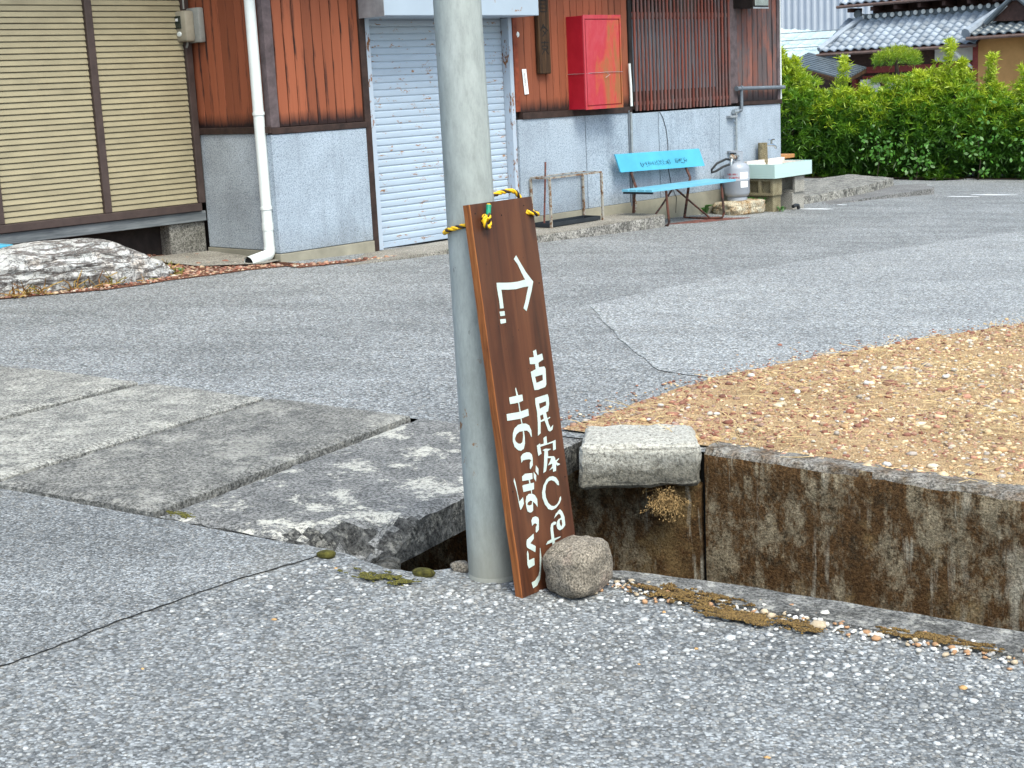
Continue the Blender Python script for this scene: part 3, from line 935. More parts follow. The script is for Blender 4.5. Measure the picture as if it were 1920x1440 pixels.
# loose chippings on the coarse pavement
def chippings():
    N = 30000
    s = rng.uniform(-3.0, 4.0, N)
    c = -np.abs(rng.uniform(0.02, 2.0, N))
    x = QX + SX * s + CX * c
    y = QY + SY * s + CY * c
    # keep clear of the fine repair and of the lip
    cr = np.array([tuple(p) for p in crk])
    side = np.interp(y, cr[::-1, 1], cr[::-1, 0])
    k = (x > side + 0.02) & ~((s < -0.28) & (c > -0.36)) & ~((s > -0.1) & (c > -0.17)) & (np.abs(x) < 1.9) & (y > 2.3)
    k &= ~((y > 4.425) & (x < -0.55))
    x, y, c, s = x[k], y[k], c[k], s[k]
    N = len(x)
    dens = np.array([mnoise.fractal(Vector((float(p) * 1.3, float(q) * 1.3, 3.0)), 0.8, 2, 3) for p, q in zip(x, y)])
    near = np.exp(-((c + 0.25) / 0.55) ** 2)
    k = rng.uniform(0, 1, N) < np.clip(0.45 + 0.5 * near + 0.5 * dens, 0.12, 1)
    x, y, c, s, near = x[k], y[k], c[k], s[k], near[k]
    N = len(x)
    g = rng.uniform(0, 1, N)
    col = np.stack([0.165 + (0.26 + 0.12 * near) * g ** 1.3] * 3, 1) * np.array([1.0, 1.0, 0.985])
    wm = rng.uniform(0, 1, N) < 0.004
    col[wm] = np.array([(0.50, 0.30, 0.13)])
    size = rng.gamma(4.0, 0.0017 + 0.0009 * near, N) + 0.0035
    size[wm] *= 1.25
    pts = np.stack([x, y, zgrid(x, y)], 1)
    struct(scatter('stone_chippings', pts, size, col, 'pebbles', flat=0.38, sink=0.40), 'stuff')
chippings()
# drift of loose grit along the lip of the drain
N = 900
s = rng.uniform(0.02, 2.4, N)
c = -0.13 + rng.normal(0, 0.035, N) - 0.004 * s
x = QX + SX * s + CX * c
y = QY + SY * s + CY * c
pg = np.array([(0.55, 0.52, 0.46), (0.45, 0.36, 0.25), (0.32, 0.31, 0.30), (0.62, 0.60, 0.57), (0.38, 0.22, 0.12)])
struct(scatter('grit', np.stack([x, y, zgrid(x, y) + 0.004], 1), rng.gamma(3, 0.0032, N) + 0.004, pg[rng.integers(0, 5, N)], 'pebbles', flat=0.6), 'stuff')

# moss on the lip: low ragged cushions
def moss_patch(name, label, s, c, ls, lc, hgt, seed, mat, group='moss cushions along the drain'):
    r = np.random.default_rng(int(seed * 10))
    n = int(17000 * ls * lc / 0.01)
    a, q = r.uniform(-1, 1, n) * 1.25, r.uniform(-1, 1, n) * 1.25
    f = np.array([mnoise.fractal(Vector((float(u) * 1.8 * ls / 0.1, float(v) * 2.2, seed)), 0.8, 2, 5) for u, v in zip(a, q)])
    d = 1.0 - np.hypot(a, q) ** 1.6 + f * 1.5 + r.normal(0, 0.12, n)
    k = d > 0.62
    a, q, d = a[k], q[k], np.clip(d[k], 0, 1)
    n = len(a)
    P = np.stack([a * ls * math.cos(DROT) - q * lc * math.sin(DROT), a * ls * math.sin(DROT) + q * lc * math.cos(DROT), d * hgt * 0.4], 1)
    P[:, 2] += GA * P[:, 0] + GB * P[:, 1]
    base = np.array([(0.14, 0.085, 0.028), (0.18, 0.115, 0.038), (0.085, 0.052, 0.020)]) if mat == 'moss_brown' else np.array([(0.085, 0.080, 0.018), (0.12, 0.11, 0.022), (0.055, 0.050, 0.016)])
    o = scatter(name, P, r.uniform(0.003, 0.0075, n), base[r.integers(0, 3, n)] * r.uniform(0.7, 1.3, (n, 1)), 'pebbles', flat=0.8)
    o.location = Q(s, c, 0.006)
    return tag(o, label, 'moss', group)
moss_patch('moss_cushion', 'brown moss mat spreading right beside the round stone', 0.30, -0.13, 0.17, 0.060, 0.022, 1.0, 'moss_brown')
moss_patch('moss_cushion', 'long brown moss mat in the middle of the concrete lip', 0.52, -0.20, 0.20, 0.045, 0.016, 2.3, 'moss_brown')
moss_patch('moss_cushion', 'dark brown moss clump on the right part of the concrete lip', 1.00, -0.115, 0.15, 0.034, 0.018, 5.1, 'moss_brown')
moss_patch('moss_cushion', 'small brown moss tuft near the right edge of the photo', 1.36, -0.145, 0.06, 0.022, 0.014, 7.7, 'moss_brown')
moss_patch('moss_cushion', 'thin brown moss trail farthest right on the pavement', 1.52, -0.21, 0.09, 0.022, 0.012, 8.2, 'moss_brown')
moss_patch('moss_cushion', 'faint green moss film on the chippings left of the pole', -0.56, -0.40, 0.12, 0.045, 0.007, 3.9, 'moss')

# ------------------------------------------------------------------ drain: slabs, walls, stones
def slab(label, s0, s1, c0, c1, mat, top, th, seed, broken=False, skew=0.0):
    """cast concrete slab: gridded top so that edges can crumble"""
    nx, ny = 26, 46
    vs, fs = [], []
    r = random.Random(seed)
    def P(i, j, z):
        a, bq = i / nx, j / ny
        s = s0 + (s1 - s0) * a
        c = c0 + (c1 - c0) * bq
        ed = 0.010
        if i == 0: s += abs(mnoise.noise(Vector((c * 7, seed, 0)))) * ed * 1.4
        if i == nx: s -= abs(mnoise.noise(Vector((c * 7, seed, 5)))) * ed * 1.4
        if j == 0: c += abs(mnoise.noise(Vector((s * 9, seed, 9)))) * ed * 2.5
        if j == ny: c -= abs(mnoise.noise(Vector((s * 9, seed, 13)))) * ed * 2.5
        if broken:
            k = max(0.0, 1 - math.hypot((s1 - s) / 0.30, (c - c0) / 0.40) + 0.35 * mnoise.noise(Vector((s * 9, c * 9, 8))))
            z -= 0.115 * min(1.0, k * 1.5) * (0.75 + 0.8 * mnoise.noise(Vector((s * 16, c * 16, 3))))
        z += 0.003 * mnoise.noise(Vector((s * 3, c * 3, seed)))
        return s, c, z
    def W(s, c, z):
        return tuple(Q(s, c, z))
    n = nx + 1
    for j in range(ny + 1):
        for i in range(nx + 1):
            s, c, z = P(i, j, top)
            if i in (0, nx) or j in (0, ny):
                z -= 0.010 + 0.006 * mnoise.noise(Vector((s * 30, c * 30, seed)))
            vs.append(W(s, c, z))
    for j in range(ny):
        for i in range(nx):
            fs.append((j * n + i, j * n + i + 1, (j + 1) * n + i + 1, (j + 1) * n + i))
    loop = [i for i in range(n)] + [j * n + nx for j in range(1, ny + 1)] + [ny * n + i for i in range(nx - 1, -1, -1)] + [j * n for j in range(ny - 1, 0, -1)]
    m = len(loop)
    base = len(vs)
    for rg in (0.35, 0.7, 1.0):
        for li in loop:
            x, y, z = vs[li]
            ix = 0.010 * mnoise.noise(Vector((x * 14, y * 14, rg * 9)))
            zz = gz(x, y) + top - th
            vs.append((x + ix, y + ix, z + (zz - z) * rg))
    prev = loop
    for q in range(3):
        cur = list(range(base + q * m, base + (q + 1) * m))
        for i in range(m):
            fs.append((prev[(i + 1) % m], prev[i], cur[i], cur[(i + 1) % m]))
        prev = cur
    fs.append(tuple(prev[::-1]))
    o = MB().add(vs, fs).build('concrete_slab', mat, None, True, 35)
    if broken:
        o.data.materials.append(MT['slab_side_dark'])
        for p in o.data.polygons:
            if p.normal.z < 0.86:  # steep and broken faces of this slab get a darker concrete
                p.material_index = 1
    return tag(o, label, 'slab', 'concrete slabs bridging the drain')
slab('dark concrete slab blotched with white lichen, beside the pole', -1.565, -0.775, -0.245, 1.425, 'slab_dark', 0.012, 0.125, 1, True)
slab('grey concrete slab with a raised right edge, left of the lichen blotched slab', -2.350, -1.594, -0.235, 1.405, 'slab_mid', 0.024, 0.15, 2)
slab('pale worn concrete slab, third from the pole', -3.088, -2.378, -0.225, 1.388, 'slab_pale', 0.024, 0.15, 3)
slab('pale concrete slab in the left corner, fourth from the pole', -3.852, -3.120, -0.22, 1.368, 'slab_pale', 0.030, 0.15, 4)
slab('concrete slab just showing at the left edge, fifth from the pole', -4.62, -3.885, -0.22, 1.36, 'slab_mid', 0.022, 0.15, 5)
# dark joint filling between slabs
b = MB()
for sj in (-1.578, -2.362, -3.107, -3.873):
    b.quad(Q(sj - 0.02, -0.20, -0.05), Q(sj + 0.02, -0.20, -0.05), Q(sj + 0.02, 1.38, -0.05), Q(sj - 0.02, 1.38, -0.05))
struct(b.build('joint_filling', 'black_and_shade'))
moss_patch('moss_cushion', 'olive moss wedge in the joint at the near end of the slabs', -1.52, -0.205, 0.07, 0.022, 0.016, 4.4, 'moss')

# far wall of the drain
def wall_block(s0, s1, c_off, z0, z1, thick, seed, nx, nz=14, cut=0.0):
    """cast wall with a gridded, uneven face towards the drain and an uneven top"""
    vs, fs = [], []
    n = nx + 1
    def fz(s, t):
        return z0 + (z1 - z0) * t
    for j in range(nz + 1):
        for i in range(n):
            s = s0 + (s1 - s0) * i / nx
            t = j / nz
            c = cf(max(s, -0.3)) + c_off + 0.030 * (1 - t) * -1 * 0 + 0.010 * mnoise.fractal(Vector((s * 4, t * 3, seed)), 0.8, 2, 4)
            z = fz(s, t)
            if j == nz:
                z += 0.008 * mnoise.fractal(Vector((s * 7, 0, seed)), 0.8, 2, 4) - 0.012
            vs.append(tuple(Q(s, c, z)))
    for j in range(nz):
        for i in range(nx):
            fs.append((j * n + i, j * n + i + 1, (j + 1) * n + i + 1, (j + 1) * n + i))
    # top: three rows back
    base = nz * n
    prev = list(range(base, base + n))
    for k, (dc, dz_) in enumerate(((0.018, 0.010), (thick * 0.5, 0.012), (thick, 0.004))):
        cur = []
        for i in range(n):
            s = s0 + (s1 - s0) * i / nx
            c = cf(max(s, -0.3)) + c_off + dc + 0.008 * mnoise.noise(Vector((s * 6, k * 3.0, seed)))
            cur.append(len(vs))
            vs.append(tuple(Q(s, c, z1 + dz_ + 0.005 * mnoise.noise(Vector((s * 9, k * 2.0, seed))))))
        for i in range(nx):
            fs.append((prev[i], prev[i + 1], cur[i + 1], cur[i]))
        prev = cur
    # back and ends
    bk = []
    for i in range(n):
        s = s0 + (s1 - s0) * i / nx
        bk.append(len(vs))
        vs.append(tuple(Q(s, cf(max(s, -0.3)) + c_off + thick, z0)))
    for i in range(nx):
        fs.append((prev[i], prev[i + 1], bk[i + 1], bk[i]))
    fs.append(tuple([j * n for j in range(nz + 1)] + [nz * n + n + k * n for k in range(3)] + [bk[0]]))
    fs.append(tuple(([j * n + nx for j in range(nz + 1)] + [nz * n + n + k * n + nx for k in range(3)] + [bk[nx]])[::-1]))
    return MB().add(vs, fs)
rw = thing('retaining_wall', 'mossy brown stained concrete wall lining the far side of the drain', 'wall', Q(-0.27, 1.46))
mw = Matrix.Translation(-Vector(rw.location))
def rel(mb, org):
    mb.v = [tuple(Vector(p) - Vector(org)) for p in mb.v]
    return mb
wpn = rel(wall_block(-0.262, 5.5, 0.0, -1.0, 0.008, 0.16, 3, 110), rw.location).build('wall_panel', 'mossy_wall', rw, True, 50)
wpn.data.materials.append(MT['wall_top'])
for p in wpn.data.polygons:
    if p.normal.z > 0.45:
        p.material_index = 1
rel(wall_block(-0.93, -0.283, 0.012, -1.0, -0.145, 0.30, 5, 24), rw.location).build('lower_wall', 'mossy_wall', rw, True, 50)
rel(wall_block(-8.0, -0.945, 0.02, -1.0, -0.16, 0.30, 8, 40), rw.location).build('lower_wall', 'mossy_wall', rw, True, 50)
b = MB()
b.quad(Q(-0.29, 1.50, -1.0), Q(-0.25, 1.50, -1.0), Q(-0.25, 1.50, -0.02), Q(-0.29, 1.50, -0.02))
rel(b, rw.location).build('joint', 'black_and_shade', rw)
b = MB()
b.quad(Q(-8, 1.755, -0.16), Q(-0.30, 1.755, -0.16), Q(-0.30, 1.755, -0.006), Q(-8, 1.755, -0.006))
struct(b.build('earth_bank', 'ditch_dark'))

def hewn_block(name, label, cat, loc, dims, seed, mat, rz, bev):
    bm = bmesh.new()
    bmesh.ops.create_cube(bm, size=2.0)
    for v in bm.verts:
        v.co = Vector((v.co.x * dims[0], v.co.y * dims[1], v.co.z * dims[2]))
        v.co += Vector((mnoise.noise(v.co * 9 + Vector((seed, 0, 0))), mnoise.noise(v.co * 9 + Vector((0, seed, 0))), 0.6 * mnoise.noise(v.co * 9 + Vector((0, 0, seed))))) * 0.03
    bmesh.ops.bevel(bm, geom=list(bm.edges), offset=bev, segments=3, profile=0.6, affect='EDGES')
    bmesh.ops.subdivide_edges(bm, edges=list(bm.edges), cuts=9, use_grid_fill=True)
    bm.normal_update()
    for v in bm.verts:
        v.co += v.normal * (0.010 * mnoise.fractal(v.co * 14 + Vector((seed, seed, 0)), 0.8, 2.1, 5))
    zmin = min(v.co.z for v in bm.verts)
    for v in bm.verts:
        v.co.z -= zmin
    for f in bm.faces:
        f.smooth = True
    me = bpy.data.meshes.new('block')
    bm.to_mesh(me)
    bm.free()
    me.materials.append(MT[mat])
    o = link(name, me)
    o.location = loc
    o.rotation_euler = (0, 0, rz)
    return tag(o, label, cat)
hewn_block('granite_block', 'pale square granite block lying on the drain wall behind the sign', 'stone', gpt(0.505, 5.80, -0.145), (0.232, 0.180, 0.086), 4, 'granite_lichen', math.radians(-4), 0.034)
rock('round_stone', 'round grey brown stone propping the foot of the sign board', 'stone', (0.166, 4.062, gz(0.166, 4.062) - 0.010), (0.099, 0.077, 0.082), 11, 'stone_grey', 0.837, amp=0.085, power=3.3, sub=5, freq=1.5)
rock('moss_stone', 'small moss covered stone at the corner of the broken slab', 'stone', Q(-0.83, -0.305, -0.006), (0.030, 0.021, 0.013), 5, 'moss', DROT, 'mossy stones by the drain opening', amp=0.15, power=2.5, sub=3)
rock('moss_stone', 'moss covered stone just left of the pole foot', 'stone', Q(-0.475, -0.305, -0.008), (0.036, 0.021, 0.014), 6, 'moss', DROT, 'mossy stones by the drain opening', amp=0.15, power=2.5, sub=3)
rock('moss_stone', 'grey stone half hidden behind the pole foot', 'stone', Q(-0.395, -0.215, -0.008), (0.034, 0.020, 0.018), 8, 'stone_grey', DROT, 'mossy stones by the drain opening', amp=0.15, power=2.5, sub=3)
for (s, c, d, sd) in ((-0.70, -0.19, 0.05, 3), (-0.62, -0.20, 0.035, 4), (-0.74, -0.10, 0.04, 9)):
    rock('rubble', 'dark broken concrete lump fallen at the crumbled slab corner', 'stone', Q(s, c, -0.10), (d, d * 0.7, d * 0.6), sd, 'ditch_dark', sd, 'rubble under the broken slab corner', amp=0.2, power=3, sub=3)

# dry tangled weed hanging on the lower wall under the granite block
def dry_weed():
    b = MB()
    r = random.Random(4)
    org = Q(-0.42, 1.43, -0.17)
    for i in range(110):
        p = Vector(org) + Vector((r.uniform(-0.05, 0.04), r.uniform(-0.03, 0), r.uniform(-0.05, 0.02)))
        pts = [p]
        d = Vector((r.uniform(-0.7, 0.6), r.uniform(-0.9, -0.1), r.uniform(-0.5, 0.5))).normalized()
        for k in range(7):
            d = (d + Vector((r.uniform(-0.9, 0.9), r.uniform(-0.6, 0.5), -0.22 + r.uniform(-0.6, 0.6)))).normalized()
            p = p + d * r.uniform(0.008, 0.016)
            pts.append(p)
        b.tube(pts, 0.0007, 4, False)
        for k in range(4):
            q = pts[r.randint(3, 7)] + Vector((r.uniform(-0.01, 0.01), r.uniform(-0.01, 0.01), r.uniform(-0.01, 0.01)))
            b.box(q.x - 0.002, q.x + 0.002, q.y - 0.002, q.y + 0.002, q.z - 0.002, q.z + 0.002)
    rel(b, org)
    o = b.build('dry_weed', 'dry_stalk')
    o.location = org
    tag(o, 'dry straw coloured weed hanging below the granite block', 'weed')
dry_weed()

# ------------------------------------------------------------------ pole, sign board, rope
PX, PY, PR, PTX, PTY, PTP = -0.083, 4.2036, 0.0746, -0.0106, 0.0121, -0.0044
def pole_c(z):
    return Vector((PX + PTX * z, PY + PTY * z, z))
pole = thing('street_pole', 'tall grey galvanised steel pole standing at the edge of the drain', 'pole', (PX, PY, gz(PX, PY)))
b = MB()
path = [pole_c(z) - Vector(pole.location) for z in (-0.12, 0.0, 0.4, 0.8, 1.2, 1.6, 2.2, 3.2, 4.6, 6.2)]
b.tube(path, [PR + PTP * z for z in (-0.12, 0.0, 0.4, 0.8, 1.2, 1.6, 2.2, 3.2, 4.6, 6.2)], 64)
b.build('shaft', 'pole_zinc', pole, True, 50)
b = MB()
b.lathe([(PR - 0.0005, -0.02), (PR + 0.004, -0.02), (PR + 0.003, 0.006), (PR + 0.0006, 0.012), (PR - 0.004, 0.013)], 64)
b.build('foot_collar', 'pole_zinc', pole, True, 50)
b = MB()
sm = []
for i in range(24):
    z = -0.02 + i * 0.26
    a = math.radians(-26)
    c = pole_c(z) - Vector(pole.location)
    sm.append(c + Vector((math.cos(a), math.sin(a), 0)) * (PR + PTP * z - 0.0016))
b.tube(sm, 0.0026, 6)
b.build('weld_seam', 'pole_zinc', pole, True)

YAW, LEAN, BW, BL, BT = 0.837, 0.1112, 0.266, 1.1312, 0.0254
BB = Vector((-0.0007, 3.9989, 0.0))
E1 = Vector((math.cos(YAW), math.sin(YAW), 0))
_n = Vector((math.sin(YAW), -math.cos(YAW), 0))
E2 = Vector((0, 0, 1)) * math.cos(LEAN) - _n * math.sin(LEAN)
E3 = _n * math.cos(LEAN) + Vector((0, 0, 1)) * math.sin(LEAN)
def SB(a, bq, d=0.0):
    return BB + E1 * a + E2 * bq + E3 * d
sign = thing('sign_board', 'brown stained wooden sign board with white painted arrow and lettering leaning on the pole', 'sign', BB)
sign.matrix_world = Matrix(((E1.x, -E3.x, E2.x, BB.x), (E1.y, -E3.y, E2.y, BB.y), (E1.z, -E3.z, E2.z, BB.z), (0, 0, 0, 1)))
# local axes of the board: x across, y backwards through it, z up its length
def board_mesh():
    vs, fs = [], []
    n = 44
    ring = []
    for j in range(n + 1):
        z = BL * j / n
        w0 = 0.0022 * mnoise.noise(Vector((z * 6, 1, 0))) + 0.0012 * mnoise.noise(Vector((z * 22, 4, 0)))
        w1 = 0.0012 * mnoise.noise(Vector((z * 6, 7, 0)))
        ch = 0.0020 + 0.0035 * max(0, mnoise.noise(Vector((z * 4, 12, 0))))
        pts = [(w0 + ch, 0.0), (BW - w1 - 0.0015, 0.0), (BW - w1, 0.0015), (BW - w1, BT), (w0, BT), (w0, ch * 0.8)]
        ring.append([len(vs) + k for k in range(6)])
        vs += [(x, y, z) for x, y in pts]
    for j in range(n):
        for k in range(6):
            a, c = ring[j], ring[j + 1]
            fs.append((a[k], a[(k + 1) % 6], c[(k + 1) % 6], c[k]))
    fs.append(tuple(ring[0][::-1]))
    fs.append(tuple(ring[-1]))
    me = bpy.data.meshes.new('board')
    me.from_pydata(vs, [], fs)
    me.materials.append(MT['board_stain'])
    me.materials.append(MT['board_edge'])
    for p in me.polygons:
        if p.normal.x < -0.5:
            p.material_index = 1
    me.update()
    return me
link('plank', board_mesh(), sign)
LETTERS = [[[(0.1639,0.9707),(0.1525,0.9615),(0.1652,0.9449),(0.1779,0.9176),(0.1888,0.8977),(0.1581,0.8958),(0.1275,0.8971),(0.0977,0.9004),(0.0675,0.9044),(0.0663,0.888),(0.0686,0.8488),(0.0668,0.8307),(0.0825,0.8298),(0.0827,0.8603),(0.0828,0.8827),(0.1136,0.8785),(0.1438,0.8757),(0.1751,0.877),(0.199,0.8765),(0.1898,0.8591),(0.1769,0.8333),(0.1659,0.8173),(0.1775,0.8073),(0.1922,0.8311),(0.21,0.8615),(0.2225,0.8873),(0.2111,0.9004),(0.1964,0.9186),(0.1785,0.9467)],[(0.0642,0.8228),(0.0841,0.8211),(0.0838,0.8083),(0.0646,0.8095)],[(0.0619,0.8009),(0.0847,0.7988),(0.0843,0.7878),(0.0616,0.7879)]],[[(0.1962,0.6914),(0.198,0.6736),(0.2206,0.6759),(0.2221,0.6581),(0.199,0.6521),(0.1991,0.6389),(0.2227,0.6369),(0.2268,0.63),(0.2217,0.5842),(0.215,0.5775),(0.1812,0.5754),(0.167,0.5773),(0.1629,0.6099),(0.162,0.6319),(0.1844,0.6358),(0.1843,0.6512),(0.1625,0.6544),(0.1636,0.6734),(0.1838,0.6717),(0.1831,0.6892)],[(0.1771,0.6148),(0.211,0.6152),(0.2093,0.5988),(0.1794,0.596)]],[[(0.1658,0.5538),(0.2011,0.5545),(0.2215,0.5547),(0.2245,0.5439),(0.2226,0.5248),(0.2142,0.5052),(0.2041,0.5045),(0.2067,0.4854),(0.2188,0.4874),(0.2202,0.4853),(0.2076,0.4817),(0.2097,0.4689),(0.2159,0.4551),(0.2286,0.4618),(0.2227,0.4484),(0.2104,0.4453),(0.204,0.4496),(0.1986,0.4676),(0.1934,0.4819),(0.1753,0.4809),(0.1689,0.4487),(0.1561,0.4443),(0.1632,0.4802),(0.1659,0.5113),(0.1642,0.5362)],[(0.1786,0.5351),(0.2103,0.536),(0.2098,0.5237),(0.1794,0.5195)],[(0.1763,0.4995),(0.1905,0.5011),(0.1917,0.4867),(0.1767,0.4853)]],[[(0.0892,0.5992),(0.0948,0.5754),(0.1122,0.5745),(0.1124,0.5567),(0.0947,0.555),(0.0963,0.5278),(0.1291,0.5294),(0.1286,0.5096),(0.0957,0.5079),(0.097,0.4924),(0.1115,0.4894),(0.1243,0.4812),(0.1305,0.4659),(0.1293,0.4469),(0.1267,0.4471),(0.1216,0.4608),(0.1127,0.4687),(0.0988,0.4711),(0.0989,0.4516),(0.0968,0.4346),(0.0888,0.4206),(0.0765,0.4172),(0.0643,0.4211),(0.0515,0.434),(0.047,0.4505),(0.0518,0.472),(0.0616,0.4855),(0.0784,0.4924),(0.0935,0.4928),(0.0918,0.5079),(0.0352,0.513),(0.0369,0.5322),(0.0919,0.5278),(0.0908,0.5549),(0.0559,0.5574),(0.0566,0.5765),(0.0879,0.5756),(0.0866,0.5963)],[(0.0943,0.4708),(0.0796,0.4722),(0.0657,0.4673),(0.0562,0.4555),(0.0593,0.4479),(0.0681,0.4399),(0.0778,0.437),(0.0875,0.4401),(0.0933,0.4563)]],[[(0.0718,0.4),(0.0821,0.4064),(0.098,0.4078),(0.1105,0.4045),(0.1194,0.3964),(0.1208,0.3838),(0.1172,0.3653),(0.1056,0.356),(0.1037,0.3596),(0.1072,0.3746),(0.1137,0.381),(0.1067,0.3855),(0.0915,0.3877),(0.0785,0.388),(0.071,0.3828)]],[[(0.0982,0.2853),(0.1092,0.2782),(0.1171,0.2648),(0.1146,0.2415),(0.1069,0.2532),(0.0975,0.2617),(0.0936,0.237),(0.0871,0.2331),(0.0793,0.2336),(0.07,0.2395),(0.0673,0.2524),(0.0674,0.27),(0.0733,0.2826),(0.0847,0.2877),(0.0962,0.2858),(0.0956,0.2961),(0.0634,0.2986),(0.0626,0.3167),(0.0678,0.318),(0.093,0.3164),(0.092,0.3272),(0.0646,0.3307),(0.0666,0.3436),(0.081,0.3482),(0.111,0.3435),(0.1087,0.3268),(0.0972,0.3268),(0.0974,0.3159),(0.1124,0.3145),(0.1092,0.2958),(0.0995,0.2959)],[(0.0873,0.2677),(0.0764,0.2651),(0.0718,0.2592),(0.0807,0.254),(0.0913,0.2544),(0.0953,0.264)],[(0.0321,0.3465),(0.0286,0.3378),(0.0355,0.3075),(0.0385,0.2666),(0.0406,0.2513),(0.0468,0.2541),(0.0588,0.266),(0.0581,0.2845),(0.0407,0.2752),(0.0382,0.3016),(0.0355,0.3335)],[(0.1309,0.3613),(0.1397,0.3496),(0.1355,0.3311),(0.1263,0.3447)],[(0.1176,0.3449),(0.1266,0.3332),(0.1219,0.3157),(0.1149,0.3271)]],[[(0.0812,0.2102),(0.0891,0.217),(0.101,0.2166),(0.1105,0.2115),(0.1125,0.204),(0.107,0.1761),(0.0956,0.1693),(0.093,0.1727),(0.0962,0.186),(0.1028,0.1923),(0.0983,0.1966),(0.0894,0.1984),(0.0806,0.1936)]],[[(0.0825,0.1701),(0.0516,0.1598),(0.0485,0.1545),(0.0467,0.1417),(0.0496,0.1366),(0.0796,0.1155),(0.0841,0.1316),(0.082,0.1343),(0.0634,0.1464),(0.0802,0.1557)]],[[(0.048,0.1282),(0.0443,0.123),(0.0397,0.089),(0.0431,0.0771),(0.0694,0.0798),(0.0714,0.1005),(0.0476,0.1001),(0.0502,0.1196)],[(0.1027,0.1222),(0.0988,0.1081),(0.0881,0.0577),(0.0804,0.0456),(0.0638,0.0353),(0.0476,0.0337),(0.0499,0.0157),(0.0684,0.0188),(0.0831,0.0323),(0.0931,0.0562),(0.1022,0.0929)]],[[(0.1922,0.4353),(0.1796,0.4326),(0.1776,0.4157),(0.1599,0.4166),(0.1612,0.4203),(0.1466,0.4168),(0.1463,0.3922),(0.147,0.3864),(0.161,0.3898),(0.1597,0.4104),(0.2171,0.4104),(0.214,0.3879),(0.2264,0.3887),(0.2304,0.4161),(0.2151,0.4144),(0.1915,0.4138)],[(0.1675,0.3985),(0.1812,0.4001),(0.2057,0.3942),(0.1903,0.3913),(0.1885,0.3757),(0.2132,0.3706),(0.2177,0.3656),(0.2185,0.3556),(0.2352,0.3599),(0.2338,0.357),(0.2216,0.3508),(0.2375,0.3411),(0.2248,0.3394),(0.219,0.3448),(0.2148,0.3261),(0.2017,0.326),(0.2025,0.3369),(0.1857,0.334),(0.2009,0.3427),(0.2026,0.3512),(0.182,0.3496),(0.1929,0.3569),(0.2005,0.3677),(0.1849,0.3712),(0.1806,0.3562),(0.1711,0.3352),(0.1585,0.3325),(0.1672,0.3592),(0.1753,0.3946)]],[[(0.2201,0.2809),(0.2125,0.2841),(0.2027,0.2967),(0.1893,0.3043),(0.1757,0.3039),(0.163,0.2945),(0.1555,0.2767),(0.156,0.2588),(0.1632,0.241),(0.1746,0.2301),(0.1873,0.2257),(0.2015,0.2288),(0.2129,0.2377),(0.2155,0.2442),(0.2216,0.2472),(0.2214,0.2392),(0.2125,0.2288),(0.1941,0.219),(0.1747,0.217),(0.1598,0.224),(0.1471,0.2414),(0.1406,0.2626),(0.1424,0.2781),(0.1528,0.2969),(0.1689,0.3109),(0.1834,0.3155),(0.1992,0.3136),(0.2114,0.3063),(0.2198,0.2935)]],[[(0.179,0.1908),(0.1909,0.2027),(0.2103,0.211),(0.2193,0.2009),(0.2256,0.184),(0.2248,0.1589),(0.2108,0.1511),(0.1969,0.1502),(0.1886,0.1566),(0.1862,0.168),(0.1915,0.1783),(0.1994,0.1835),(0.209,0.1837),(0.2112,0.1877),(0.2086,0.1955),(0.2013,0.2001),(0.1894,0.195)],[(0.2043,0.1804),(0.2011,0.174),(0.2025,0.1646),(0.2082,0.1587),(0.212,0.164),(0.2121,0.1784)]],[[(0.1868,0.175),(0.1792,0.1711),(0.1743,0.1738),(0.1701,0.1694),(0.1685,0.1555),(0.1689,0.133),(0.1982,0.1318),(0.1941,0.129),(0.169,0.1266),(0.1695,0.1085),(0.1668,0.0949),(0.1565,0.0977),(0.1577,0.1243),(0.1292,0.1239),(0.1389,0.132),(0.1568,0.1335),(0.1577,0.1655),(0.1643,0.1781),(0.1772,0.1816),(0.186,0.1783)]]]
for polys in LETTERS:
    cu = bpy.data.curves.new('letter', 'CURVE')
    cu.dimensions = '2D'
    cu.fill_mode = 'BOTH'
    cu.extrude = 0.0004
    for P in polys:
        sp = cu.splines.new('POLY')
        sp.points.add(len(P) - 1)
        for k, (x, z) in enumerate(P):
            sp.points[k].co = (x, z, 0, 1)
        sp.use_cyclic_u = True
    tmp = bpy.data.objects.new('letter_curve', cu)
    me = bpy.data.meshes.new_from_object(tmp)
    bpy.data.objects.remove(tmp)
    me.transform(Matrix(((1, 0, 0, 0), (0, 0, -1, -0.0008), (0, 1, 0, 0), (0, 0, 0, 1))))
    me.materials.clear()
    me.materials.append(MT['letter_paint'])
    link('letter', me, sign)
for (x, z) in ((0.018, 1.105), (0.225, 1.108), (0.125, 1.09), (0.248, 0.88), (0.252, 0.30), (0.02, 0.31)):
    b = MB()
    b.lathe([(0.0001, 0), (0.0022, 0), (0.0018, 0.0008)], 8)
    b.v = [(x + p[0], -0.0006 - p[2], z + p[1]) for p in b.v]
    b.build('nail_head', 'black_and_shade', sign)

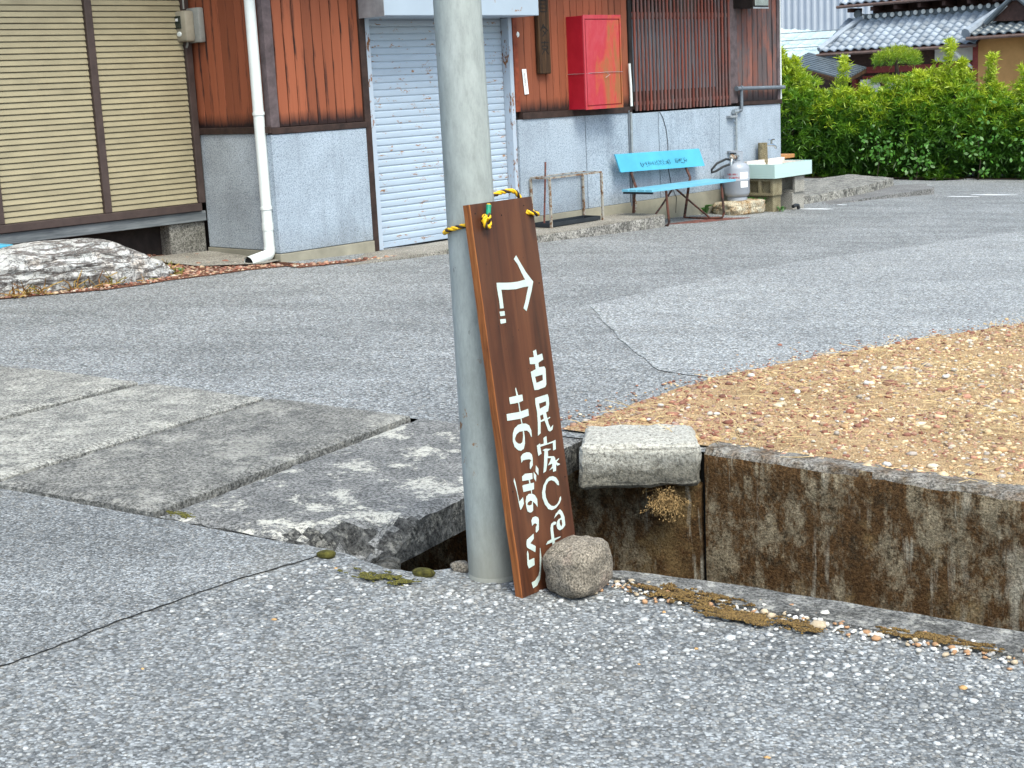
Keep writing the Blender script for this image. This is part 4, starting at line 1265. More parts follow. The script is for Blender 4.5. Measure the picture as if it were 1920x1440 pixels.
def rope_strands(path, r, turns_per_m, parent, res=0.004, phase=0.0):
    P = [Vector(p) for p in path]
    # Catmull-Rom resample
    fine = []
    for i in range(len(P) - 1):
        p0, p1, p2, p3 = P[max(i - 1, 0)], P[i], P[i + 1], P[min(i + 2, len(P) - 1)]
        k = max(2, int((p2 - p1).length / res))
        for j in range(k):
            t = j / k
            fine.append(0.5 * ((2 * p1) + (p2 - p0) * t + (2 * p0 - 5 * p1 + 4 * p2 - p3) * t * t + (3 * p1 - p0 - 3 * p2 + p3) * t ** 3))
    fine.append(P[-1])
    n = len(fine)
    t0 = (fine[1] - fine[0]).normalized()
    x = t0.cross(Vector((0.1, 0.2, 1))).normalized()
    lens = 0.0
    frames = []
    for i in range(n):
        t = (fine[min(i + 1, n - 1)] - fine[max(i - 1, 0)]).normalized()
        x = (x - t * x.dot(t)).normalized()
        if i:
            lens += (fine[i] - fine[i - 1]).length
        frames.append((fine[i], x.copy(), t.cross(x), lens))
    for k in range(3):
        pts = []
        for p, ax, ay, L in frames:
            a = phase + 2 * math.pi * (k / 3 + L * turns_per_m)
            pts.append(p + (ax * math.cos(a) + ay * math.sin(a)) * r * 0.52)
        MB().tube(pts, r * 0.56, 8).build('strand', 'rope_black' if k == 2 else 'rope_yellow', parent, True, 60)
rp0 = SB(0.045, 1.083)
rope = thing('rope', 'yellow and black twisted rope tying the sign board to the pole', 'rope', rp0)
def RL(p):
    return Vector(p) - Vector(rp0)
zc = 1.04
pc = pole_c(zc)
rr = PR + PTP * zc + 0.0075
def around(deg, z, k=1.0):
    a = math.radians(deg)
    return Vector((pc.x + rr * k * math.cos(a), pc.y + rr * k * math.sin(a), z))
loop = [SB(0.045, 1.083, 0.004), SB(0.047, 1.082, -0.012), SB(0.044, 1.078, -0.034), around(225, 1.052), around(200, 1.042), around(180, 1.038), around(155, 1.042), around(125, 1.055), around(95, 1.075),
        around(70, 1.098, 1.06), SB(0.155, 1.145, -0.060), SB(0.20, 1.155, -0.045), SB(0.236, 1.150, -0.036), SB(0.262, 1.118, -0.036), SB(0.279, 1.094, -0.028), SB(0.2815, 1.082, -0.008), SB(0.270, 1.078, 0.009), SB(0.248, 1.084, 0.010), SB(0.236, 1.089, -0.004)]
rope_strands([RL(p) for p in loop], 0.0068, 22, rope)
# the knot on the face of the board
kn = []
for i in range(15):
    a = math.radians(100 + i * 27)
    kn.append(SB(0.046 + 0.0125 * math.cos(a), 1.078 + 0.016 * math.sin(a), 0.010 + 0.0065 * math.sin(a * 0.5 + 0.4) + 0.0005 * i))
kn += [SB(0.047, 1.088, 0.022), SB(0.051, 1.100, 0.020)]
rope_strands([RL(p) for p in kn], 0.0066, 24, rope, 0.003, 1.0)
b = MB()
tp = [RL(SB(0.0500, 1.096, 0.0195)), RL(SB(0.0525, 1.103, 0.019)), RL(SB(0.0560, 1.114, 0.0185)), RL(SB(0.0595, 1.1235, 0.018))]
b.tube(tp, [0.0068, 0.0074, 0.0072, 0.0078], 12)
b.build('green_tape', 'green_tape', rope, True, 60)
b = MB()
b.tube([RL(SB(0.0595, 1.1235, 0.018)), RL(SB(0.0605, 1.126, 0.018))], [0.0064, 0.0058], 10)
b.build('rope_end', 'rope_yellow', rope)

# ------------------------------------------------------------------ the workshop
UL, UR = -1.06, 6.255
WR = -0.93                                     # plane of the louvred wall, set back
shop = bthing('workshop', 'single storey workshop with reddish board walls above a grey pebbledash dado', 'building', 0, 0, 0)
def sp(name, mb, mat, parent=None, smooth=False, loc=None):
    return mb.build(name, mat, parent or shop, smooth, 40, loc)
def bx(u0, u1, w0, w1, z0, z1, ch=0.0):
    return MB().box(u0, u1, -w1, -w0, z0, z1, ch)
# carcass behind the cladding
sp('wall', bx(UL + 0.03, -0.03, -0.30, -0.034, -0.4, 2.98), 'wood_black')
sp('wall', bx(1.82, 3.52, -0.30, -0.034, -0.4, 2.98), 'wood_black')
sp('wall', bx(3.53, 5.25, -0.30, -0.085, -0.4, 1.05), 'wood_black')
sp('wall', bx(5.26, UR - 0.02, -0.30, -0.034, -0.4, 2.98), 'wood_black')
sp('wall', bx(UL + 0.03, UR - 0.02, -4.0, -0.31, -0.4, 2.98), 'wood_black')
sp('wall', bx(-6.5, UL + 0.02, -4.0, WR - 0.16, -0.4, 2.98), 'wood_black')
# roof with eaves
def roof():
    b = MB()
    th = 0.07
    for (u0, u1, w0) in ((UL - 0.35, UR + 0.35, 0.55),):
        w1, z0, z1 = -2.2, 2.92, 3.95
        b.add([(u0, -w0, z0), (u1, -w0, z0), (u1, -w1, z1), (u0, -w1, z1), (u0, -w0, z0 - th), (u1, -w0, z0 - th), (u1, -w1, z1 - th), (u0, -w1, z1 - th)],
              [(0, 1, 2, 3), (7, 6, 5, 4), (0, 4, 5, 1), (1, 5, 6, 2), (2, 6, 7, 3), (3, 7, 4, 0)])
    sp('roof', b, 'roof_tile_dark')
    b = MB()
    u0, u1, w0, w1, z0, z1 = -6.6, UL - 0.36, WR + 0.55, -2.2, 3.05, 3.55
    b.add([(u0, -w0, z0), (u1, -w0, z0), (u1, -w1, z1), (u0, -w1, z1), (u0, -w0, z0 - th), (u1, -w0, z0 - th), (u1, -w1, z1 - th), (u0, -w1, z1 - th)],
          [(0, 1, 2, 3), (7, 6, 5, 4), (0, 4, 5, 1), (1, 5, 6, 2), (2, 6, 7, 3), (3, 7, 4, 0)])
    sp('roof', b, 'roof_tile_dark')
roof()
# upright boards; one mesh per run, each board an object
def plank_mesh(w, h, t, mat):
    c = 0.0025
    pts = [(0.0, 0.0), (w, 0.0), (w, -t + c), (w - c, -t), (c, -t), (0.0, -t + c)]
    return MB().prism(pts, 0, h).mesh(mat)
def planks(u0, u1, z0, z1, mat, pitch=0.1, w=0.0, base=-0.032, t=0.026, seed=0, drop=0.0):
    r = random.Random(seed)
    n = max(1, round((u1 - u0) / pitch))
    p = (u1 - u0) / n
    me = plank_mesh(p - 0.005, z1 - z0, t, mat)
    for i in range(n):
        o = link('plank', me, shop)
        u = u0 + i * p + 0.0025
        o.location = (u, -(base + r.uniform(0, 0.005)) , z0 - drop * (u - u0))
planks(UL + 0.10, -0.075, 1.195, 2.95, 'plank_red', seed=1)
planks(1.86, 3.50, 1.175, 2.95, 'plank_brown', 0.096, seed=2, drop=0.010)
planks(5.43, 6.235, 1.125, 2.95, 'plank_grey', 0.1, seed=3, drop=0.01)
planks(-0.05, 1.85, 2.30, 2.95, 'plank_brown', 0.1, seed=8)
# return wall: boards face left
def planks_return():
    r = random.Random(5)
    n = 9
    p = (abs(WR) - 0.03) / n
    me = plank_mesh(p - 0.005, 2.95 - 1.20, 0.026, 'plank_red')
    for i in range(n):
        o = link('plank', me, shop)
        o.location = (UL + 0.030 - r.uniform(0, 0.004), 0.055 + (i + 1) * p - 0.0025, 1.20)
        o.rotation_euler = (0, 0, -math.pi / 2)
planks_return()
# posts and rails
sp('corner_post', bx(UL - 0.004, UL + 0.085, -0.06, 0.012, 1.19, 2.95, 0.006), 'post_grey')
sp('door_post', bx(-0.078, -0.010, -0.05, 0.014, 0.10, 2.95, 0.004), 'wood_dark')
sp('door_post', bx(1.800, 1.858, -0.05, 0.010, 1.18, 2.95, 0.004), 'post_red')
sp('window_post', bx(3.505, 3.560, -0.05, 0.012, 1.16, 2.95, 0.004), 'wood_black')
sp('window_post', bx(5.245, 5.425, -0.05, 0.006, 1.11, 2.95, 0.004), 'post_grey')
sp('end_post', bx(6.215, UR + 0.010, -0.10, 0.014, 1.10, 2.95, 0.004), 'post_grey')
sp('rail', bx(UL - 0.012, -0.080, -0.03, 0.030, 1.140, 1.190, 0.004), 'wood_dark')
sp('rail', bx(UL - 0.034, UL - 0.0125, WR + 0.02, 0.028, 1.150, 1.202, 0.004), 'wood_dark')
b = MB()
def tilted(u0, u1, w0, w1, z0a, z1a, z0b, z1b):
    vs = [(u0, -w1, z0a), (u1, -w1, z0b), (u1, -w0, z0b), (u0, -w0, z0a), (u0, -w1, z1a), (u1, -w1, z1b), (u1, -w0, z1b), (u0, -w0, z1a)]
    return MB().add(vs, [(0, 3, 2, 1), (4, 5, 6, 7), (0, 1, 5, 4), (1, 2, 6, 5), (2, 3, 7, 6), (3, 0, 4, 7)])
sp('rail', tilted(1.862, 3.503, -0.03, 0.030, 1.110, 1.172, 1.095, 1.157), 'wood_dark')
sp('rail', tilted(5.43, UR + 0.02, -0.03, 0.030, 1.085, 1.122, 1.070, 1.115), 'wood_dark')
# dado panels
for (u0, u1, zt0, zt1) in ((1.803, 2.765, 1.108, 1.100), (2.775, 3.462, 1.100, 1.094), (3.485, 3.945, 1.085, 1.082), (3.957, 5.035, 1.082, 1.078), (5.042, UR, 1.078, 1.068)):
    sp('dado_panel', tilted(u0, u1, -0.06, 0.018, 0.20, zt0, 0.20, zt1), 'pebbledash')
sp('dado_panel', bx(UL - 0.02, -0.082, -0.06, 0.022, 0.20, 1.138, 0.006), 'pebbledash')
sp('dado_panel', bx(UL - 0.02, UL + 0.02, WR + 0.005, -0.062, 0.22, 1.148, 0.006), 'pebbledash_dirty')
sp('dado_joint', bx(1.83, UR - 0.01, -0.08, 0.004, -0.3, 1.06), 'black_and_shade')
sp('plinth', bx(1.802, UR + 0.006, -0.07, 0.026, -0.35, 0.196, 0.004), 'plinth')
sp('plinth', bx(UL - 0.026, -0.075, -0.07, 0.028, -0.2, 0.196, 0.004), 'plinth')
sp('plinth', bx(UL - 0.026, UL + 0.02, WR - 0.01, -0.074, -0.2, 0.216, 0.004), 'plinth')
# end wall, turned away from the street
sp('end_wall', bx(UR - 0.018, UR, -3.98, -0.105, -0.35, 2.95), 'post_grey')
sp('white_edge_trim', bx(UR + 0.011, UR + 0.030, -0.02, 0.02, 1.12, 2.95), 'white_plastic')

# roller shutter
door = bx(-0.008, 1.80, -0.16, -0.14, 0.10, 2.2)
rs = sp('roller_shutter', door, 'black_and_shade')
def slat_mesh(L, hgt):
    pts = []
    prof = [(0.0, 0.0), (0.004, 0.003), (0.0065, hgt * 0.16), (0.0075, hgt * 0.45), (0.0065, hgt * 0.76), (0.0045, hgt * 0.86), (0.0005, hgt * 0.90), (0.0005, hgt * 0.985), (-0.006, hgt * 0.985), (-0.006, 0.0)]
    vs = [(u, -p, z) for u in (0, L) for p, z in prof]
    n = len(prof)
    fs = [(i, (i + 1) % n, n + (i + 1) % n, n + i) for i in range(n)] + [tuple(range(n))[::-1], tuple(range(n, 2 * n))]
    return MB().add(vs, fs).mesh('shutter_paint')
SH = 0.0585
sm_ = slat_mesh(1.69, SH)
zz = 0.155
while zz < 2.12:
    o = link('slat', sm_, rs)
    o.location = (0.055, 0.10, zz)
    zz += SH
b = bx(0.052, 1.748, -0.118, -0.088, 0.102, 0.153, 0.004)
b.build('bottom_bar', 'shutter_paint', rs)
bx(-0.008, 0.050, -0.13, -0.002, 0.102, 2.03, 0.003).build('guide_rail', 'rail_paint', rs)
bx(1.750, 1.799, -0.13, -0.002, 0.102, 2.03, 0.003).build('guide_rail', 'rail_paint', rs)
hb = sp('shutter_box', MB(), 'header_paint') if False else None
hd = sp('shutter_box', bx(-0.068, 1.82, 0.004, 0.318, 2.03, 2.42, 0.006), 'header_paint')
bx(-0.0715, -0.0685, 0.0, 0.322, 2.026, 2.424).build('end_cap', 'grey_metal', hd)

# louvred shutter doors on the set back wall
ls = sp('louvre_frame', bx(-6.4, UL - 0.075, WR - 0.10, WR - 0.075, 0.56, 2.62), 'black_and_shade')
bx(-6.4, UL - 0.078, WR - 0.072, WR + 0.034, 0.53, 0.592, 0.004).build('bottom_rail', 'louvre_frame', ls)
bx(-6.4, UL - 0.078, WR - 0.070, WR + 0.028, 2.50, 2.62, 0.004).build('top_rail', 'louvre_frame', ls)
PAN = [(-1.985, -1.160), (-2.905, -2.055), (-3.830, -2.975), (-4.75, -3.90)]
for (u0, u1) in ((-1.156, UL - 0.034), (-2.052, -1.988), (-2.972, -2.908), (-3.897, -3.833), (-4.82, -4.753)):
    bx(u0, u1, WR - 0.070, WR + 0.030, 0.594, 2.498, 0.004).build('stile', 'louvre_frame', ls)
def louvre_slat(L):
    vs = [(u, y, z) for u in (0, L) for (y, z) in ((0.002, 0.0), (-0.016, 0.0), (-0.0175, 0.004), (-0.008, 0.0385), (0.010, 0.0430))]
    fs = [(i, (i + 1) % 5, 5 + (i + 1) % 5, 5 + i) for i in range(5)] + [(4, 3, 2, 1, 0), (5, 6, 7, 8, 9)]
    return MB().add(vs, fs).mesh('louvre_beige')
for k, (u0, u1) in enumerate(PAN):
    me = louvre_slat(u1 - u0)
    for i in range(43):
        o = link('slat', me, ls)
        o.location = (u0, -WR + 0.012, 0.596 + i * 0.0443)
# floor beam, dark crawl space and footings under the louvres
sp('sill_beam', bx(-6.4, UL - 0.03, WR - 0.14, WR + 0.012, 0.442, 0.526, 0.005), 'weathered_beam')
sp('footing', bx(-1.44, UL - 0.028, WR - 0.19, WR - 0.02, -0.2, 0.44, 0.012), 'footing')
sp('footing', bx(-1.95, -1.46, WR - 0.40, WR - 0.30, -0.2, 0.43, 0.012), 'ditch_dark')
sp('footing', bx(-3.05, -2.80, WR - 0.16, WR - 0.06, -0.2, 0.44, 0.012), 'footing')

# latticed window
win = sp('window', bx(3.562, 5.243, -0.16, -0.14, 1.10, 2.95), 'black_and_shade')
for (u0, u1) in ((3.60, 4.36), (4.40, 5.20)):
    pn = bx(u0, u1, -0.12, -0.11, 1.30, 2.02).build('pane', 'window_pane', win)
    bx(u0, u1, -0.135, -0.10, 2.024, 2.09).build('pane_rail', 'house_red', win)
    bx(u0, u1, -0.135, -0.10, 1.12, 1.296).build('pane_rail', 'wood_dark', win)
    bx(u0, u1, -0.12, -0.11, 2.094, 2.9).build('pane', 'glass_dark', win)
bx(3.565, 5.240, -0.002, 0.012, 1.165, 1.20).build('lattice_rail', 'lattice_wood', win)
bx(3.565, 5.240, -0.002, 0.012, 2.030, 2.075).build('lattice_rail', 'lattice_wood', win)
me = bx(0.0, 0.026, 0.013, 0.030, 0.0, 1.80, 0.002).mesh('lattice_wood')
nb_ = 28
for i in range(nb_):
    o = link('bar', me, win)
    u = 3.572 + i * (1.655 / (nb_ - 1))
    o.location = (u, 0, 1.108 - 0.013 * (u - 3.57) / 1.66 + random.uniform(-0.004, 0.004))

# ------------------------------------------------------------------ concrete apron and ground strips along the workshop
def fstrip(name, outline, top, bot, mat):
    o = bpy.data.objects.new(name, MB().prism([(u, -w) for u, w in outline], bot, top).mesh(mat))
    COL.objects.link(o)
    o.location = B(0, 0, 0)
    o.rotation_euler = (0, 0, BROT)
    return struct(o)
rj = random.Random(3)
edge = [(u, 0.565 + 0.012 * mnoise.noise(Vector((u * 5, 2, 0))) + (0.0 if u < 3.1 else -0.02)) for u in np.arange(-0.9, 3.31, 0.06)]
fstrip('apron', [(3.31, 0.02), (-1.2, 0.02)] + [(-1.2, 0.42)] + edge, 0.102, -0.3, 'apron_concrete')
kf = [(u, w + 0.010 + 0.006 * mnoise.noise(Vector((u * 12, 4, 0)))) for u, w in edge if u > 0.2]
fstrip('apron_kerb', [(u, w - 0.006) for u, w in edge if u > 0.2][::-1] + kf, 0.094, -0.3, 'kerb_face')
# bed of brown chips in front of the louvred wall
def bed():
    o_ = [(-7, 0.0), (-3.61, 0.21), (-2.89, 0.36), (-2.2, 0.27), (-1.57, 0.22), (-0.69, 0.32), (0.0, 0.44), (0.55, 0.585), (0.55, 0.56), (-0.9, 0.42), (-1.2, 0.40), (-1.2, -1.3), (-7, -1.3)]
    pts = [Vector((B(u, w).x, B(u, w).y)) for u, w in o_]
    pj = [tuple(p) for p in jag(pts, 0.08, 0.015, True, 31)]
    sheet('chip_bed', pj, 0.005, 'mulch_soil')
    x, y = fill(pj, 42000, -6.0, 0.5, 8.5, 13.6)
    d = (x - OX) * NX + (y - OY) * NY
    k = rng.uniform(0, 1, len(x)) < np.where(d > -0.5, 0.8, 0.25)
    x, y = x[k], y[k]
    N = len(x)
    col = pal_rd[rng.integers(0, len(pal_rd), N)] * rng.uniform(0.7, 1.25, (N, 1))
    wh = rng.uniform(0, 1, N) < 0.06
    col[wh] = (0.5, 0.42, 0.34)
    struct(scatter('brown_chips', np.stack([x, y, zgrid(x, y) + 0.008], 1), rng.gamma(3, 0.006, N) + 0.008, col, 'pebbles', flat=0.5), 'stuff')
bed()
sheet('floor_pad', [tuple(Vector((B(u, w).x, B(u, w).y))) for u, w in ((-1.09, 0.02), (-1.09, -0.92), (-1.85, -0.92), (-1.75, -0.15), (-1.3, 0.10))], 0.022, 'apron_concrete')

# ------------------------------------------------------------------ things on and by the workshop wall
# white drainpipe
dp = bthing('drainpipe', 'white plastic drainpipe running down the workshop corner to a bent outlet', 'pipe', -1.115, -0.07, 0.155)
R_ = 0.043
b = MB()
pth = [(0, 0, 2.8), (0, 0, 0.16), (0.0, 0.0, 0.10)]
b.tube(pth, R_, 20)
b.build('downpipe', 'white_plastic', dp, True)
el = []
for i in range(7):
    a = math.radians(90 * i / 6)
    el.append(Vector((0, 0, 0.045)) + Vector((-0.055 * (1 - math.cos(a)), -0.028 * (1 - math.cos(a)), 0.058 - 0.058 * math.sin(a))))
dirv = Vector((-0.97, -0.22, 0)).normalized()
el = [Vector((0, 0, 0.105)), Vector((0, 0, 0.075)), Vector((0, 0, 0.055)) + dirv * 0.006, Vector((0, 0, 0.040)) + dirv * 0.022, Vector((0, 0, 0.034)) + dirv * 0.05, Vector((0, 0, 0.030)) + dirv * 0.10, Vector((0, 0, 0.012)) + dirv * 0.27]
b = MB()
b.tube(el, [R_ * 1.07] * 6 + [R_ * 1.03], 20, False)
b.build('elbow', 'white_plastic', dp, True)
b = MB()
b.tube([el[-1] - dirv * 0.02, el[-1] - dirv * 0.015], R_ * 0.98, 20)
b.build('outlet_shadow', 'black_and_shade', dp)  # black disc stands in for the shade inside the pipe mouth
for z in (0.40, 1.14):
    b = MB()
    b.lathe([(R_, z), (R_ + 0.006, z), (R_ + 0.006, z + 0.022), (R_, z + 0.022)], 20)
    b.tube([(R_, 0, z + 0.01), (0.075, 0.0, z + 0.03)], 0.006, 6)
    b.build('bracket', 'white_plastic', dp, True)
b = MB()
b.lathe([(R_, 0.235), (R_ + 0.004, 0.235), (R_ + 0.004, 0.29), (R_, 0.29)], 20)
b.build('coupling', 'white_plastic', dp, True)

# electricity meter on the return wall
mt = bthing('electricity_meter', 'beige electricity meter with a dark display, on boards beside the louvres', 'meter', UL, -0.86, 1.90)
MB().box(-0.060, -0.002, -0.115, 0.120, -0.01, 0.265, 0.012).build('backplate', 'meter_grey', mt, True)
MB().box(-0.150, -0.058, -0.060, 0.112, 0.0, 0.245, 0.022).build('case', 'meter_beige', mt, True)
MB().box(-0.158, -0.149, 0.0, 0.085, 0.105, 0.205, 0.003).build('display_window', 'glass_dark', mt)
MB().box(-0.160, -0.157, 0.028, 0.060, 0.165, 0.185).build('number_plate', 'white_paper', mt)
b = MB()
b.lathe([(0.0001, 0), (0.026, 0), (0.022, 0.006), (0.0001, 0.007)], 18)
b.v = [(-0.150 - p[2], 0.035 + p[0] * 1.2, 0.062 + p[1] * 0.8) for p in b.v]
b.build('seal', 'white_plastic', mt)
b = MB()
b.tube([(-0.08, 0.03, 0.0), (-0.085, 0.03, -0.025), (-0.09, 0.04, -0.045)], 0.009, 8)
b.tube([(-0.09, 0.03, 0.26), (-0.09, 0.03, 0.9)], 0.007, 8)
b.build('cable', 'meter_grey', mt, True)

# red steel cabinet
rc = bthing('red_cabinet', 'red steel hose cabinet with a faded stained door, hung beside the lattice window', 'cabinet', 2.566, 0.0, 1.165)
b = MB()
CW, CD, CH = 0.572, 0.195, 0.872
b.box(0, CW, -CD, 0.03, 0, CH, 0.004)
b.build('body', 'red_paint', rc)
b = MB()
b.box(0.0, CW, -CD - 0.012, -CD - 0.001, CH - 0.030, CH + 0.006).box(0.0, CW, -CD - 0.012, -CD - 0.001, -0.004, 0.026)
b.box(0.0, 0.024, -CD - 0.012, -CD - 0.001, 0.027, CH - 0.031).box(CW - 0.020, CW, -CD - 0.012, -CD - 0.001, 0.027, CH - 0.031)
b.build('frame', 'red_faded', rc)
b = MB()
b.box(0.034, CW - 0.030, -CD - 0.009, -CD - 0.002, 0.036, CH - 0.040, 0.002)
b.box(0.034, 0.105, -CD - 0.0125, -CD - 0.0095, 0.036, CH - 0.040, 0.001)
b.build('door', 'red_faded', rc)
b = MB()
b.tube([(-0.004, 0.02, 0.335), (-0.004, -CD - 0.006, 0.335), (0.10, -CD - 0.016, 0.338), (0.30, -CD - 0.016, 0.341), (CW, -CD - 0.016, 0.338), (CW + 0.03, -0.01, 0.34)], 0.0022, 6)
b.tube([(0.33, -CD - 0.018, 0.33), (0.36, -CD - 0.03, 0.32), (0.30, -CD - 0.022, 0.29)], 0.0018, 6)
b.build('tie_wire', 'galvanised', rc)

# carved wooden name board
ws = bthing('carved_board', 'old dark carved wooden name board hung beside the shutter box', 'sign', 2.105, 0.0, 1.515)
pts = [(0.0, -0.045), (0.004, -0.052), (0.155, -0.052), (0.160, -0.045), (0.160, -0.002), (0.0, -0.002)]
b = MB()
b.box(0, 0.160, -0.052, -0.002, 0, 1.10, 0.010)
b.build('plank', 'plank_grey' if False else 'old_board', ws)
def strokes(cx, cz, k, segs):
    b = MB()
    for (x0, z0, x1, z1, wd_) in segs:
        a = Vector((cx + x0 * k, 0, cz + z0 * k))
        c = Vector((cx + x1 * k, 0, cz + z1 * k))
        d = (c - a).normalized()
        n = Vector((-d.z, 0, d.x)) * wd_ * k
        y = -0.0535
        b.add([(a - n) + Vector((0, y, 0)), (c - n * 0.7) + Vector((0, y, 0)), (c + n * 0.7) + Vector((0, y, 0)), (a + n) + Vector((0, y, 0)),
               (a - n) + Vector((0, y + 0.003, 0)), (c - n * 0.7) + Vector((0, y + 0.003, 0)), (c + n * 0.7) + Vector((0, y + 0.003, 0)), (a + n) + Vector((0, y + 0.003, 0))],
              [(0, 1, 2, 3), (4, 7, 6, 5), (0, 4, 5, 1), (1, 5, 6, 2), (2, 6, 7, 3), (3, 7, 4, 0)])
    b.build('carved_character', 'black_and_shade', ws)
strokes(0.080, 0.62, 0.06, [(-0.7, 0.8, 0.7, 0.8, 0.09), (-0.7, 0.8, -0.7, -0.9, 0.09), (0.7, 0.8, 0.7, -0.9, 0.09), (-0.7, 0.25, 0.7, 0.25, 0.07), (-0.7, -0.35, 0.7, -0.35, 0.07), (-0.7, -0.9, 0.7, -0.9, 0.09)])
strokes(0.080, 0.40, 0.065, [(-0.1, 0.8, -0.8, -0.1, 0.10), (-0.2, 0.6, 0.8, -0.1, 0.10), (-0.3, -0.1, 0.4, -0.6, 0.08), (0.5, -0.1, -0.4, -0.9, 0.08), (-0.4, 0.3, 0.4, 0.3, 0.06)])
strokes(0.080, 0.235, 0.065, [(-0.8, 0.8, 0.8, 0.8, 0.08), (0.0, 1.0, 0.0, 0.3, 0.08), (-0.6, 0.3, 0.6, 0.3, 0.07), (-0.6, -0.1, 0.6, -0.1, 0.07), (-0.6, 0.3, -0.6, -0.1, 0.06), (0.6, 0.3, 0.6, -0.1, 0.06), (-0.1, -0.2, -0.7, -0.9, 0.08), (0.1, -0.2, 0.8, -0.9, 0.08)])

# paper strip and white disc
pp_ = bthing('paper_notice', 'narrow white paper strip with a line of small print, beside the shutter', 'notice', 1.905, 0.0, 1.335)
b = MB()
b.add([(0.018, -0.0085, 0), (0.075, -0.0085, 0.004), (0.053, -0.0085, 0.232), (-0.006, -0.0085, 0.232), (0.018, -0.0070, 0), (0.075, -0.0070, 0.004), (0.053, -0.0070, 0.232), (-0.006, -0.0070, 0.232)],
      [(0, 1, 2, 3), (4, 7, 6, 5), (0, 4, 5, 1), (1, 5, 6, 2), (2, 6, 7, 3), (3, 7, 4, 0)])
b.build('sheet', 'white_paper', pp_)
b = MB()
for i in range(22):
    z = 0.035 + i * 0.0073
    x = 0.046 - 0.022 * z / 0.232 + random.uniform(-0.001, 0.001)
    b.box(x - 0.0045, x + random.uniform(0.0005, 0.004), -0.0098, -0.0090, z, z + random.uniform(0.003, 0.0055))
    if i > 6:
        b.box(x - 0.016, x - 0.0125, -0.0098, -0.0090, z, z + 0.004)
struct(b.build('print', 'ink', pp_), 'stuff')
wdk = bthing('white_disc', 'small white round disc fixed to the boards by the shutter', 'disc', 1.862, 0.0, 1.880)
b = MB()
b.lathe([(0.0001, 0.0), (0.025, 0.0), (0.025, 0.004), (0.021, 0.006), (0.0001, 0.006)], 24)
b.v = [(p[0], -0.004 - p[2], p[1]) for p in b.v]
b.build('cap', 'white_plastic', wdk, True)
b = MB()
b.lathe([(0.0001, 0.0), (0.012, 0.0), (0.012, 0.005)], 12)
b.v = [(p[0], -0.002 - p[2], p[1]) for p in b.v]
b.build('stem', 'grey_metal', wdk)

# conduit beside the lattice window
cd = bthing('conduit', 'thin white conduit pipe running down the wall left of the lattice window', 'pipe', 3.474, 0.0, 0.10)
b = MB()
b.tube([(0.005, -0.034, 0.14), (0.0, -0.034, 0.5), (0.0, -0.034, 1.0)], 0.013, 12)
b.build('lower_pipe', 'galvanised', cd, True)
b = MB()
b.tube([(0.004, -0.040, 1.06), (0.002, -0.040, 1.25), (-0.012, -0.040, 1.48)], 0.014, 12)
b.build('upper_pipe', 'white_plastic', cd, True)
b = MB()
b.tube([(0.005, -0.034, 0.15), (0.012, -0.040, 0.06), (-0.006, -0.045, 0.0)], [0.018, 0.022, 0.012], 10)
b.build('split_end', 'stand_paint', cd, True)
b = MB()
b.box(-0.035, -0.016, -0.030, -0.012, 0.06, 1.02)
b.build('backing_strip', 'grey_pvc', cd)

# thin loose wire down the dado
lw = bthing('loose_wire', 'thin black wire trailing down the pebbledash behind the bench', 'wire', 3.97, 0.0, 0.0)
b = MB()
b.tube([(0.0, -0.02, 1.08), (0.05, -0.022, 1.02), (0.10, -0.022, 0.90), (0.125, -0.022, 0.75), (0.12, -0.022, 0.50), (0.16, -0.03, 0.30), (0.24, -0.03, 0.18), (0.22, -0.03, 0.02)], 0.0035, 6)
b.build('wire', 'black_rubber', lw, True)

# grey water pipes at the end of the wall
wp = bthing('water_pipe', 'grey plastic water pipe along the boards at the right end of the wall', 'pipe', 5.34, 0.0, 1.0)
b = MB()
b.tube([(0.0, -0.050, 0.268), (0.05, -0.050, 0.268), (0.95, -0.050, 0.250)], 0.021, 12)
b.build('pipe_run', 'grey_pvc', wp, True)
b = MB()
b.tube([(0.0, -0.050, 0.268), (-0.012, -0.050, 0.268)], 0.028, 12)
b.tube([(0.065, -0.050, 0.268), (0.105, -0.050, 0.267)], 0.028, 12)
b.build('fitting', 'grey_pvc', wp, True)
b = MB()
b.tube([(0.085, -0.050, 0.25), (0.085, -0.050, 0.045), (0.075, -0.050, 0.030), (0.03, -0.050, 0.025), (-0.06, -0.050, 0.020)], 0.018, 12)
b.build('drop_pipe', 'grey_pvc', wp, True)
b = MB()
b.tube([(-0.075, -0.050, 0.022), (0.0, -0.050, 0.024)], 0.025, 12)
b.build('valve', 'galvanised', wp, True)
gpz = bthing('gas_pipe', 'thin steel gas pipe on wall brackets above the gas cylinder', 'pipe', 5.30, 0.0, 0.40)
b = MB()
b.tube([(0.0, -0.060, 0.0), (0.0, -0.060, 0.61)], 0.011, 10)
b.build('riser', 'galvanised', gpz, True)
for z in (-0.03, 0.18, 0.56):
    MB().box(-0.13, 0.012, -0.072, -0.014, z, z + 0.022).build('bracket', 'grey_metal', gpz)
b = MB()
for i in range(10):
    b.box(0.026, 0.040, -0.030, -0.019, 0.02 + i * 0.058, 0.02 + i * 0.058 + 0.034)
struct(b.build('meter_tape', 'white_plastic', gpz), 'stuff')

# vent hood
vh = bthing('vent_hood', 'dark metal vent hood at the top right of the workshop wall', 'vent', 5.36, 0.0, 2.06)
MB().box(0, 0.30, -0.26, -0.001, 0.06, 0.40, 0.006).build('hood', 'wood_black', vh)
MB().box(0.02, 0.28, -0.275, -0.262, 0.075, 0.34, 0.004).build('mirror_panel', 'chrome', vh)
MB().box(0.0, 0.30, -0.264, -0.258, 0.045, 0.062).build('lip', 'grey_metal', vh)

